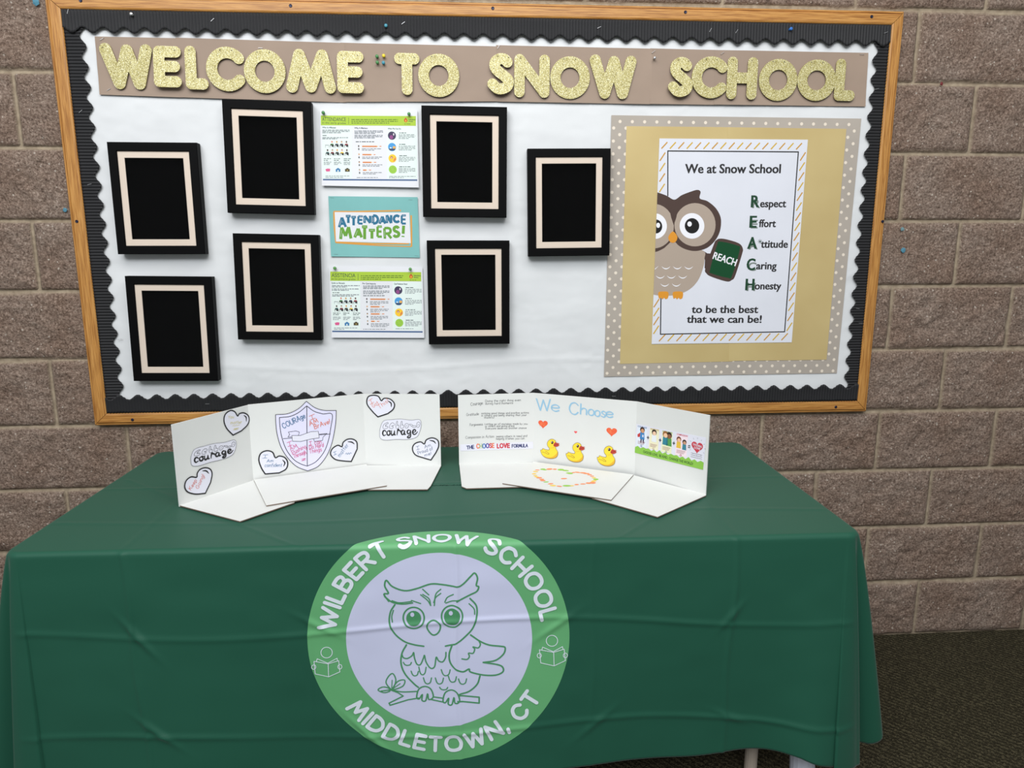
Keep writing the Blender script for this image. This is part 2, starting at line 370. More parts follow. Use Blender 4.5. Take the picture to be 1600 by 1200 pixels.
def fast_mesh(name, V, F, mats, origin, smooth=True, attr=None, parent=None):
    V = np.asarray(V, np.float32)-np.asarray(origin, np.float32); F = np.asarray(F, np.int32)
    me = bpy.data.meshes.new(name); me.vertices.add(len(V)); me.vertices.foreach_set('co', V.ravel())
    me.loops.add(F.size); me.loops.foreach_set('vertex_index', F.ravel()); me.polygons.add(len(F))
    me.polygons.foreach_set('loop_start', np.arange(len(F), dtype=np.int32)*4); me.polygons.foreach_set('loop_total', np.full(len(F), 4, np.int32))
    me.polygons.foreach_set('use_smooth', np.full(len(F), smooth, bool))
    for q in mats: me.materials.append(q)
    me.update(calc_edges=True)
    if attr is not None:
        a = me.attributes.new(attr[0], 'FLOAT', 'POINT'); a.data.foreach_set('value', attr[1].astype(np.float32).ravel())
    o = bpy.data.objects.new(name, me); C.objects.link(o)
    if parent is not None: o.parent = parent
    else: o.location = origin
    return o

# ================================================================ the setting
xs = np.concatenate([np.arange(-2.6, -.5, .0125), np.arange(-.5, 3.5, .0062), np.arange(3.5, 5.6, .0125)])
zs = np.concatenate([np.arange(0, 2.3, .0062), np.arange(2.3, 3.41, .05)])
X, Z = np.meshgrid(xs, zs)
row = np.floor(Z/BZ).astype(int)
wob = (fbm(X*9, Z*9, 40, 3)-.5)*.006
xo = X+np.where(row % 2 == 1, BX/2, 0)          # even courses have a joint at x=0
fx = np.abs(((xo/BX)+.5) % 1-.5)*BX; fz = np.abs(((Z/BZ)+.5) % 1-.5)*BZ
d = np.minimum(fx, fz)+wob
mort = 1-np.clip((d-.0054)/.003, 0, 1)
edge = np.clip((d-.004)/.022, 0, 1)**.6
bid = (np.floor(xo/BX)*37+row*91).astype(int)
off = np.random.RandomState(5).rand(4096)[bid % 4096]
h = edge*(.006+.004*off+.016*(fbm(X*14+off*50, Z*14+off*31, 3, 4)-.5)+.011*(fbm(X*42, Z*42, 9, 2)-.5)+.006*(vnoise(X*85, Z*85, 17)-.5))
Yw = .006-h*.9+mort*.002
Yw = np.where((X > .10) & (X < 2.60) & (Z > .81) & (Z < 2.07), np.maximum(Yw, -.0005), np.maximum(Yw, -.010))     # ground flat where the board is fixed
wall = fast_mesh('wall_back', np.stack([X, Yw, Z], -1).reshape(-1, 3), grid_faces(*X.shape), [MBLOCK], (0, 0, 0), True, ('mortar', mort))
tag(wall, 'brown split-face concrete block wall with pale mortar joints', 'wall', kind='structure')
vs, fs = box_vf((-2.6, -7, -.05), (5.6, .02, 0.0)); fl = mesh_obj('floor', vs, fs, [MCARPET], origin=(0, 0, 0)); tag(fl, 'dark olive brown ribbed carpet floor', 'floor', kind='structure')

# blue tack and paint specks left on the blocks
def blob(px, py, r, m, label, name='tack_blob', cat='adhesive blob'):
    p = wall_plane(-.004).px(px, py); bm = bmesh.new(); bmesh.ops.create_icosphere(bm, subdivisions=2, radius=1)
    rr = random.Random(px)
    for v in bm.verts:
        k = r*(.75+.5*rr.random()); v.co = Vector((v.co.x*k, v.co.y*k*.28, v.co.z*k))
    me = bpy.data.meshes.new(name); bm.to_mesh(me); bm.free(); me.materials.append(m)
    o = bpy.data.objects.new(name, me); C.objects.link(o); o.location = (p[0], -.005, p[1]); tag(o, label, cat); return o
BT = col('blue_tack', 78, 130, 150, .8)
blob(56, 3, .009, BT, 'blue tack blob on the block wall beside the board’s top left corner')
blob(102, 328, .006, BT, 'blue tack blob tucked against the left wooden rail of the board')
blob(1410, 358, .006, col('grey_blue_tack', 110, 140, 145, .8), 'grey-blue tack smear on blocks right of the board, upper of two')
blob(1411, 391, .008, BT, 'blue tack blob on blocks right of the board, lower of two')
blob(1471, 131, .005, col('dark_red_plastic', 110, 40, 42, .5), 'dark red plastic plug in a mortar joint right of the board', 'wall_plug', 'plug')

# ================================================================ bulletin board
FY = -.020
wp = wall_plane(FY)
OX0, OX1, OZ0, OZ1 = .121, 2.579, .827, 2.049
IX0, IX1, IZ0, IZ1 = .163, 2.541, .866, 2.010
BO = ((OX0+OX1)/2, -.006, OZ0)
board = empty('bulletin_board', BO); board['_o'] = BO
tag(board, 'long oak-framed bulletin board screwed to the block wall', 'bulletin board')
vs, fs = box_vf((OX0+.01, -.0076, OZ0+.01), (OX1-.01, -.003, OZ1-.01)); mesh_obj('cork_panel', vs, fs, [MCORK], parent=board)
def rail(a0, a1, b0, b1, m):
    """mitred rail: outer edge a0-a1, inner edge b0-b1, (x,z)"""
    prof = [(0, .004), (0, -.013), (.08, -.0165), (.14, -.0165), (.17, -.0145), (.20, -.0145), (.23, -.0195), (.30, -.0205), (.85, -.0205), (.95, -.019), (1, -.0165), (1, .0)]
    vs = []; n = len(prof)
    for (o, i) in ((a0, b0), (a1, b1)):
        for t, y in prof: vs.append((o[0]+(i[0]-o[0])*t, y, o[1]+(i[1]-o[1])*t))
    fs = [(k, k+1, n+k+1, n+k) for k in range(n-1)]+[(n-1, 0, n, 2*n-1)]+[tuple(range(n))[::-1], tuple(range(n, 2*n))]
    o = mesh_obj('frame_rail', vs, fs, [m], parent=board)
    bm = bmesh.new(); bm.from_mesh(o.data); bmesh.ops.recalc_face_normals(bm, faces=bm.faces); bm.to_mesh(o.data); bm.free(); return o
g = .0008
RT = rail((OX0+g, OZ1), (OX1-g, OZ1), (IX0+g, IZ1), (IX1-g, IZ1), WOODH); RB = rail((OX0+g, OZ0), (OX1-g, OZ0), (IX0+g, IZ0), (IX1-g, IZ0), WOODH)
RL = rail((OX0, OZ0+g), (OX0, OZ1-g), (IX0, IZ0+g), (IX0, IZ1-g), WOODV); RR = rail((OX1, OZ0+g), (OX1, OZ1-g), (IX1, IZ0+g), (IX1, IZ1-g), WOODV)
MSCREW = mat('dark_screw', (38, 40, 62), .4, .6)
for r_, pts in ((RT, [(126, 1), (454, 9), (770, 13), (1071, 19), (1362, 26)]), (RL, [(120, 346)]), (RR, [(1379, 346)]), (RB, [(207, 656), (1306, 636)])):
    for p in pts:
        q = wall_plane(-.0205).px(*p); vs, fs = lathe([(.0012, -.0216), (.0036, -.0220), (.0046, -.0212), (.0046, -.0195)], 14, 'y', (q[0], 0, q[1]))
        s_ = mesh_obj('screw', np.array(vs), fs, [MSCREW], parent=board); s_.parent = r_
        # the screw stays where it was: the rail has no transform of its own

# white paper
PY = -.0112
gx = np.linspace(IX0+.001, IX1-.001, 300); gz = np.linspace(IZ0+.001, IZ1-.001, 150); X, Z = np.meshgrid(gx, gz)
wr = (fbm(X*5, Z*12, 21, 4)-.5)*.0055+.0016*np.exp(-((Z-(1.0+.015*np.sin(X*5)))/.006)**2)*(X < 1.7)
wr += (np.abs(fbm(X*7+3, Z*9, 61, 3)-.5) < .02)*.0006
Yp = PY-np.clip(wr, -.0020, .0014)
bp = fast_mesh('backing_paper', np.stack([X, Yp, Z], -1).reshape(-1, 3), grid_faces(*X.shape), [MWHITE], (1.35, PY, 1.43)); tag(bp, 'white roll paper lining the whole inside of the board', 'paper')

# corrugated black border strips with a scalloped inner edge
def border(horizontal, a0, a1, outer, inner, period, phase, y, label, seed):
    n = int((a1-a0)/.00125); A = np.linspace(a0, a1, n); rows = 9
    sg = 1 if inner > outer else -1
    ed = inner+sg*.0074*np.cos(2*PI*(A-phase)/period)
    T = np.linspace(0, 1, rows)[:, None]; B = outer+(ed[None, :]-outer)*T
    wav = .0015*np.sin(2*PI*A/.0088)[None, :]+(fbm(np.repeat(A[None, :], rows, 0)*6, B*20, seed, 2)-.5)*.002
    lift = (-.0024 if horizontal else -.0008)*T**2*(.4+fbm(np.repeat(A[None, :], rows, 0)*9, B*0, seed+5, 2))
    Y = y-.0012+wav+lift; AA = np.repeat(A[None, :], rows, 0)
    P = np.stack([AA, Y, B], -1) if horizontal else np.stack([B, Y, AA], -1)
    V = P.reshape(-1, 3); F = grid_faces(rows, n)
    o = fast_mesh('border_strip', V, F, [MBORDER], ((a0+a1)/2, y, outer) if horizontal else (outer, y, (a0+a1)/2))
    md = o.modifiers.new('thickness', 'SOLIDIFY'); md.thickness = .0006; md.offset = 0
    return tag(o, label, 'border trim', 'scalloped border strips')
q = wall_plane(-.0135)
TOPIN = q.px(700, 60)[1]; 
it = .5*(q.px(300, 48)[1]+q.px(1200, 70)[1]); ib = .5*(q.px(300, 615)[1]+q.px(1200, 607)[1])
il = q.px(146, 330)[0]; il = .5*(q.px(133, 110)[0]+q.px(181, 500)[0]); ir = .5*(q.px(1365, 110)[0]+q.px(1329, 500)[0])
PER = .0555
border(False, IZ0+.012, IZ1-.03, IX0+.0006, il, PER*.965, q.px(128, 105)[1], -.0156, 'black corrugated scalloped border strip along the board’s left side', 71)
border(False, IZ0+.012, IZ1-.03, IX1-.0006, ir, PER*.965, q.px(1362, 95)[1], -.0156, 'black corrugated scalloped border strip along the board’s right side', 72)
border(True, IX0+.001, IX1-.001, IZ1-.0006, it, PER, q.px(740, 62)[0], -.0186, 'black corrugated scalloped border strip along the board’s top', 73)
border(True, IX0+.001, q.px(1096, 620)[0], IZ0+.0006, ib, PER, q.px(290, 615)[0]+PER/2, -.0186, 'long black scalloped border strip along the board’s bottom left', 74)
border(True, q.px(1090, 620)[0], IX1-.001, IZ0+.0006, ib-.001, PER, q.px(1115, 612)[0]+PER/2, -.0200, 'short black scalloped border strip along the board’s bottom right', 75)

# taupe banner sheets
SH = [((148, 57), (277, 59.5), (284, 152.5), (156, 148)), ((274, 58.6), (538, 67.2), (541, 160.2), (281, 152.2)), ((532, 66.6), (778, 72.5), (779, 158.5), (537, 159.5)),
      ((775, 70.5), (1019, 76), (1018, 163), (777, 158.8)), ((1016, 75.5), (1119, 78), (1117, 164), (1015, 162.6)), ((1117, 78), (1357, 82.5), (1352, 166.5), (1115, 163.6))]
SL = ['leftmost taupe card sheet behind the gold letters W and E', 'taupe card sheet behind the gold letters LCOM', 'taupe card sheet behind the word TO and four small pins', 'taupe card sheet behind the word SNOW', 'narrow taupe card sheet behind the first S of SCHOOL', 'rightmost taupe card sheet behind the letters HOOL']
BAN = []
for i, (qd, lb) in enumerate(zip(SH, SL)):
    pl = wall_plane(-.0150-.0004*(i % 2)); c4 = [np.array(pl.px(*p)) for p in qd]; nu, nv = 24, 10; V = []
    for side in (0, 1):
        for b in range(nv):
            for a in range(nu):
                s_, t_ = a/(nu-1), b/(nv-1); p = (c4[3]*(1-s_)+c4[2]*s_)*(1-t_)+(c4[0]*(1-s_)+c4[1]*s_)*t_
                w_ = .002*(vnoise(np.array(p[0]*9.), np.array(p[1]*30.), 33)-.5)+.0032*(1-t_)**4*(vnoise(np.array(p[0]*5+i), np.array(0.), 12))
                V.append((p[0], pl.O[1]-max(-.0006, w_)+side*.0004, p[1]))
    F = [tuple(f) for f in grid_faces(nv, nu)]; F += [tuple(nu*nv+k for k in f)[::-1] for f in F]
    o = mesh_obj('banner_card', V, F, [MTAUPE], smooth=True); tag(o, lb, 'card sheet', 'taupe cards behind the gold letters')

# ---------------------------------------------------------------- gold letters: outline of fattened strokes
def marching(F, xs, zs):
    segs = {}; nr, nc = F.shape
    def ip(i0, j0, i1, j1):
        a, b = F[i0, j0], F[i1, j1]; t = a/(a-b)
        return (xs[j0]+(xs[j1]-xs[j0])*t, zs[i0]+(zs[i1]-zs[i0])*t)
    nx = {}
    sgn = F < 0
    mix = (sgn[:-1, :-1].astype(int)+sgn[:-1, 1:]+sgn[1:, :-1]+sgn[1:, 1:])
    for i, j in zip(*np.where((mix > 0) & (mix < 4))):
        e = {'b': ((i, j), (i, j+1)), 'r': ((i, j+1), (i+1, j+1)), 't': ((i+1, j), (i+1, j+1)), 'l': ((i, j), (i+1, j))}
        A, B, Cc, D = sgn[i, j], sgn[i, j+1], sgn[i+1, j+1], sgn[i+1, j]
        code = A*1+B*2+Cc*4+D*8
        tb = {1: ['lb'], 2: ['br'], 3: ['lr'], 4: ['rt'], 5: ['lb', 'rt'], 6: ['bt'], 7: ['lt'], 8: ['tl'], 9: ['tb'], 10: ['br', 'tl'], 11: ['tr'], 12: ['rl'], 13: ['rb'], 14: ['bl']}[int(code)]
        for s_ in tb: nx[e[s_[0]]] = e[s_[1]]
    loops = []
    while nx:
        k, v_ = nx.popitem(); lp = [k, v_]
        while v_ in nx: v_ = nx.pop(v_); lp.append(v_)
        loops.append([ip(*a, *b) for a, b in lp[:-1]])
    return loops
def letter(ch, x0, x1, y0, y1, tilt, label, roll=0., ymul=1.):
    pl = wall_plane(-.020); a = np.array(pl.px((x0+x1)/2, y1)); t = np.array(pl.px((x0+x1)/2, y0)); l = pl.px(x0, (y0+y1)/2); r_ = pl.px(x1, (y0+y1)/2)
    Wd, Hh = (r_[0]-l[0])*.985, t[1]-a[1]; cx, cz = (l[0]+r_[0])/2, (a[1]+t[1])/2; rad = .0164 if ch in 'WM' else .0153
    gw, st = glyph(ch, 8)
    if ch == 'O': st = [([np.array((4+4*math.cos(k*PI/20), 5+5*math.sin(k*PI/20))) for k in range(40)], True)]
    if ch == 'C': st = [([np.array((4+4*math.cos(k), 5+5*math.sin(k))) for k in np.linspace(.23*PI, 1.77*PI, 30)], False)]
    if ch == 'S': st = [(catmull([(5.2, 8.9), (4.2, 9.8), (2.6, 9.9), (1.0, 8.9), (.8, 7.2), (1.9, 5.8), (3.9, 4.4), (5.6, 2.8), (5.2, .9), (3.4, 0), (1.6, .1), (0, 1.5)], False, 6), False)]
    if ch == 'M': st = [([np.array(p) for p in ((0, 0), (1.9, 10), (4.4, 0.2), (7.2, 10), (8.9, 0))], False)]
    if ch == 'W': st = [([np.array(p) for p in ((0, 10), (2.6, 0), (4.75, 9.7), (7.1, 0), (9.0, 9.9))], False)]
    ax = np.concatenate([np.array(P) for P, _ in st]); mn, mxx = ax.min(0), ax.max(0)
    sx_, sz_ = (Wd-2*rad)/(mxx[0]-mn[0]), (Hh-2*rad)/(mxx[1]-mn[1])
    gxs = np.arange(-Wd/2-.006, Wd/2+.0061, .0012); gzs = np.arange(-Hh/2-.006, Hh/2+.0061, .0012); GX, GZ = np.meshgrid(gxs, gzs); D = np.full(GX.shape, 9.)
    E = 0
    for P, cl in st:
        Q = [((p[0]-mn[0])*sx_-Wd/2+rad, (p[1]-mn[1])*sz_-Hh/2+rad) for p in P]
        if cl: Q.append(Q[0])
        for (ax_, az), (bx, bz) in zip(Q[:-1], Q[1:]):
            dx, dz = bx-ax_, bz-az; tt = np.clip(((GX-ax_)*dx+(GZ-az)*dz)/(dx*dx+dz*dz+1e-12), 0, 1)
            D = np.minimum(D, np.hypot(GX-ax_-tt*dx, GZ-az-tt*dz)); E = E+np.exp(-np.hypot(GX-ax_-tt*dx, GZ-az-tt*dz)/.0016)
    # square outer corners of E, H and so on stay slightly rounded; fillet the inner corners
    F = D-rad
    loops = marching(F, gxs, gzs)
    loops = [lp for lp in loops if len(lp) > 8]
    ar = lambda lp: sum(lp[i-1][0]*lp[i][1]-lp[i][0]*lp[i-1][1] for i in range(len(lp)))/2
    loops.sort(key=lambda lp: -abs(ar(lp))); outer = loops[0]; holes = loops[1:]
    T = .0022; P = Plane((0, 0, 0), (1, 0, 0), (0, 0, 1)); mb = MB(P)
    if ar(outer) < 0: outer = outer[::-1]
    holes = [h_ if ar(h_) < 0 else h_[::-1] for h_ in holes]
    mb.poly(outer, MGLIT, T, holes); k0 = len(mb.f); mb.poly(outer, MGEDGE, 0, holes)
    for k in range(k0, len(mb.f)): mb.f[k] = mb.f[k][::-1]
    for lp in [outer]+holes:
        b = len(mb.v); n = len(lp)
        for p in lp: mb.v.append(P.at(p[0], p[1], T))
        for p in lp: mb.v.append(P.at(p[0], p[1], 0))
        for k in range(n): l2 = (k+1) % n; mb.f.append((b+k, b+n+k, b+n+l2, b+l2)); mb.m.append(mb.mi(MGEDGE))
    o = mb.build('letter_'+ch.lower(), origin=(0, 0, 0))
    # hung by its top edge: tilt brings the bottom away from the card
    yb = -.0178; th = math.radians(tilt); o.rotation_euler = (-th, math.radians(roll), 0)
    o.location = (cx, yb-.001-math.sin(th)*Hh/2, cz)
    tag(o, label, 'letter', 'gold glitter letters of the welcome banner')
    tops = {'W': [(-.44, .40), (.42, .38)], 'E': [(-.35, .40), (.28, .40)], 'L': [(-.3, .4), ], 'C': [(-.12, .42), (.2, .42)], 'O': [(-.17, .43), (.13, .43)], 'M': [(-.2, .4), (.2, .4)], 'T': [(-.3, .4), (.3, .4)], 'S': [(-.1, .42), (.3, .4)], 'N': [(-.33, .4), (.33, .4)], 'H': [(-.33, .42), (.3, .42)]}[ch]
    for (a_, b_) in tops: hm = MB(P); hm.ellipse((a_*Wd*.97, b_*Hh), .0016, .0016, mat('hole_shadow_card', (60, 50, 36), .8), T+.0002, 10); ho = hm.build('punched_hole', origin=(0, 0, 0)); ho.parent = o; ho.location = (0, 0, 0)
    return o
LT = [('W', 157, 240, 68, 140, 1, 'gold glitter letter W, first of WELCOME'), ('E', 241, 285, 72, 138, 6, 'gold glitter letter E, second of WELCOME, tilted out at the bottom'), ('L', 290, 326, 72, 141, 4, 'gold glitter letter L in WELCOME'),
 ('C', 322, 383, 73, 143, 1.5, 'gold glitter letter C in WELCOME'), ('O', 381, 447, 77, 146, 1.5, 'gold glitter letter O in WELCOME'), ('M', 446, 525, 77, 146, 1.5, 'gold glitter letter M in WELCOME'), ('E', 527, 569, 80, 147, 5, 'gold glitter letter E, last of WELCOME'),
 ('T', 616, 656, 83, 149, 2.5, 'gold glitter letter T of the word TO'), ('O', 653, 718, 84, 152, 1, 'gold glitter letter O of the word TO'), ('S', 761, 803, 83, 149, 5.5, 'gold glitter letter S, first of SNOW'), ('N', 803, 859, 85, 153, 2, 'gold glitter letter N in SNOW'),
 ('O', 859, 922, 88, 155, 1, 'gold glitter letter O in SNOW'), ('W', 920, 994, 86, 155, 1.5, 'gold glitter letter W, last of SNOW'), ('S', 1043, 1082, 89, 153, 5.5, 'gold glitter letter S, first of SCHOOL'), ('C', 1080, 1136, 88, 154, 1.5, 'gold glitter letter C in SCHOOL'),
 ('H', 1135, 1183, 89, 156, 2.2, 'gold glitter letter H in SCHOOL'), ('O', 1185, 1246, 92, 158, 1, 'gold glitter letter O, first of the pair in SCHOOL'), ('O', 1245, 1306, 93, 158, 1, 'gold glitter letter O, second of the pair in SCHOOL'), ('L', 1304, 1337, 92, 158, 1.2, 'gold glitter letter L, last of SCHOOL')]
for a in LT: letter(*a, roll=.7)

# ---------------------------------------------------------------- seven empty shadow-box frames
FW, FH, FD = .2475, .3125, .028
def frame_rect(o0, o1, y0, y1, m, name, parent, bev=.0015):
    """rectangular ring between half sizes o0 (outer) and o1 (inner)"""
    (ox, oz), (ix, iz) = o0, o1; vs = []
    prof = [(0, y1), (0, y0+bev), (bev, y0), (1-.001, y0), (1, y0+bev), (1, y1)]
    for sx_, sz_ in ((-1, -1), (1, -1), (1, 1), (-1, 1)):
        for t, y in prof:
            tx = t if t in (0, 1) else (bev/(ox-ix) if t == bev else 1-bev/(ox-ix))
            vs.append((sx_*(ox+(ix-ox)*tx), y, sz_*(oz+(iz-oz)*tx)))
    n = len(prof); fs = []
    for c in range(4):
        e = (c+1) % 4
        for k in range(n): l = (k+1) % n; fs.append((c*n+k, e*n+k, e*n+l, c*n+l))
    return mesh_obj(name, vs, fs, [m], parent=parent)
def make_frame():
    r = empty('picture_frame', (0, 0, 0)); r['_o'] = (0, 0, 0)
    frame_rect((FW/2, FH/2), (FW/2-.024, FH/2-.024), -FD, 0, MFRAME, 'frame', r)
    frame_rect((FW/2-.0238, FH/2-.0238), (FW/2-.0425, FH/2-.0425), -.0232, -.0212, MMAT, 'mat_board', r, .0006)
    vs, fs = box_vf((-FW/2+.023, -.006, -FH/2+.023), (FW/2-.023, -.001, FH/2-.023)); mesh_obj('backing', vs, fs, [MBLK], parent=r)
    mb = MB(Plane((0, -.0238, 0), (1, 0, 0), (0, 0, 1))); mb.slab([(-FW/2+.0238, -FH/2+.0238), (FW/2-.0238, -FH/2+.0238), (FW/2-.0238, FH/2-.0238), (-FW/2+.0238, FH/2-.0238)], MGLASS, .0008); mb.build('glass_pane', parent=r)
    return r
FQ = [([(162, 221), (310, 222), (324, 398), (182, 398)], 'black shadow-box frame at the left edge, below the letters WEL, upper of two'),
 ([(343, 154), (486, 157), (494, 338), (355, 333)], 'black shadow-box frame hung touching the banner below the letters CO'), ([(192, 432), (331, 432), (345, 596), (206, 595)], 'black shadow-box frame at the board’s lower left corner'),
 ([(359, 364), (496, 366), (508, 533), (372, 531)], 'black shadow-box frame left of the teal sign and the lower flyer'), ([(656, 163), (792, 165), (793, 342), (662, 340)], 'black shadow-box frame below the word TO, right of the upper flyer'),
 ([(666, 375), (795, 376), (797, 537), (671, 539)], 'black shadow-box frame right of the lower flyer'), ([(825, 230), (956, 230), (951, 401), (825, 403)], 'black shadow-box frame beside the polka-dot poster, rightmost of the seven')]
fr0 = make_frame()
for i, (qd, lb) in enumerate(FQ):
    o = fr0 if i == 0 else copy_tree(fr0); pl = wall_plane(-.0165-FD); P = np.array([pl.px(*p) for p in qd]); c = P.mean(0)
    ang = math.atan2((P[1]-P[0])[1]+(P[2]-P[3])[1], (P[1]-P[0])[0]+(P[2]-P[3])[0])
    o.location = (c[0], -.0165, c[1]); o.rotation_euler = (math.radians(-.6), -ang, 0); tag(o, lb, 'picture frame', 'empty shadow-box frames on the board')

# ---------------------------------------------------------------- pins and staples
def pin(px, py, y, m, label, r=.0048):
    p = wall_plane(y-.008).px(px, py)
    vs, fs = lathe([(r*.75, .0), (r*.8, -.0012), (r*.5, -.002), (r*.45, -.006), (r*.8, -.0072), (r, -.0085), (r*.96, -.010), (r*.5, -.0108)], 16, 'y'); vs = np.array(vs)
    o = mesh_obj('push_pin', vs+np.array((p[0], y, p[1])), fs, [m], origin=(p[0], y, p[1]), smooth=True); tag(o, label, 'push pin', 'push pins on the board'); return o
PG = col('green_pin', 96, 150, 84, .35); PGD = col('dark_green_pin', 70, 130, 74, .35); PYL = col('yellow_pin', 224, 200, 50, .35); PBL = col('teal_pin', 62, 140, 160, .35); PB2 = col('blue_pin', 50, 110, 190, .35); PSV = mat('silver_pin', (205, 205, 205), .25, .8)
pin(589, 88, -.017, PGD, 'green push pin stuck in the taupe card after WELCOME, top left of four'); pin(599.5, 87, -.017, PYL, 'yellow push pin in the taupe card after WELCOME')
pin(589.5, 97.5, -.017, PGD, 'green push pin stuck in the taupe card after WELCOME, bottom left of four'); pin(599, 98, -.017, PBL, 'teal push pin in the taupe card after WELCOME')
pin(205, 22, -.019, PSV, 'silver push pin in the top border above the first W'); pin(603, 40, -.019, PBL, 'teal push pin in the top border above the word TO'); pin(1236, 45, -.019, PB2, 'blue push pin in the top border above the last O'); pin(1023, 90.5, -.017, PSV, 'silver push pin in the taupe card left of SCHOOL', .004)
pin(505, 176, -.019, PGD, 'green push pin at the top left corner of the upper flyer'); pin(639, 178, -.019, PGD, 'green push pin at the top right corner of the upper flyer')
pin(523, 419, -.019, PG, 'light green push pin at the top left corner of the lower flyer'); pin(641, 420.5, -.019, PG, 'light green push pin at the top right corner of the lower flyer')
MSTP = mat('staple_wire', (190, 190, 192), .35, .7)
def staple(px, py, y, ang, label, grp, src=[None]):
    p = wall_plane(y).px(px, py)
    if src[0] is None:
        vs = []; fs = []
        for lo, hi in (((-.006, -.0012, -.0004), (.006, -.0004, .0004)), ((-.006, -.0008, -.0004), (-.0052, .002, .0004)), ((.0052, -.0008, -.0004), (.006, .002, .0004))):
            a, b = box_vf(lo, hi); k = len(vs); vs += a; fs += [tuple(k+q for q in f) for f in b]
        src[0] = o = mesh_obj('staple', vs, fs, [MSTP], origin=(0, 0, 0))
    else: o = src[0].copy(); C.objects.link(o)
    o.location = (p[0], y, p[1]); o.rotation_euler = (0, -math.radians(ang), 0); tag(o, label, 'staple', grp)
for p in ((332, 31, 40), (630, 36, 35), (936, 43, 25), (1110, 47, 60), (1151, 49, 55), (1384, 51, 20), (106, 18, 70)): staple(p[0], p[1], -.0216, p[2], 'small silver staple in the black border across the top', 'staples in the top border')
for p in ((126, 174, 40), (140, 288, 15), (187, 530, 10)): staple(p[0], p[1], -.0186, p[2], 'small silver staple in the black border down the left side', 'staples in the left border')
for p in ((1370, 139, 15), (1345, 505, 0), (1340, 482, -10)): staple(p[0], p[1], -.0186, p[2], 'small silver staple in the black border down the right side', 'staples in the right border')
for p in ((159, 61, 30), (170, 140, 28), (1021, 81, 35), (1129, 83, 35), (407, 75, 0), (1347, 85, 0), (779, 73, 60)): staple(p[0], p[1], -.0172, p[2], 'small silver staple pinning the taupe banner cards', 'staples in the banner cards')
for p in ((324, 631, 0), (959, 619, 0)): staple(p[0], p[1], -.0216, p[2], 'small silver staple in the black border along the bottom', 'staples in the bottom border')
#PART2
# ================================================================ flyers, signs and posters on the board
class Sheet(Plane):
    """sheet of paper given by its four photo corners on the board; real rectangle lifted a little at its lower edge"""
    def __init__(s, qd, y, lift=0.):
        pl = wall_plane(y); P = np.array([pl.px(*p) for p in qd]); top = (P[0]+P[1])/2; bot = (P[2]+P[3])/2
        Plane.__init__(s, (0, y, 0), (1, 0, 0), (0, 0, 1)); s.P = P
        V = np.array((bot[0]-top[0], 0, bot[1]-top[1])); s.O = np.array((top[0], y, top[1]))
        U = np.array((P[1][0]-P[0][0], 0, P[1][1]-P[0][1])); U /= np.linalg.norm(U); Vd = np.array((0, 0, 1.))-U*U[2]; Vd[1] = lift/np.linalg.norm(V); Vd /= np.linalg.norm(Vd)
        s.U = U; s.V = Vd; s.N = np.cross(U, Vd); s.Q = [s.px(*p) for p in qd]
    def lerp(s, a, b):
        q = [np.array(p) for p in s.Q]; return tuple((q[0]*(1-a)+q[1]*a)*(1-b)+(q[3]*(1-a)+q[2]*a)*b)

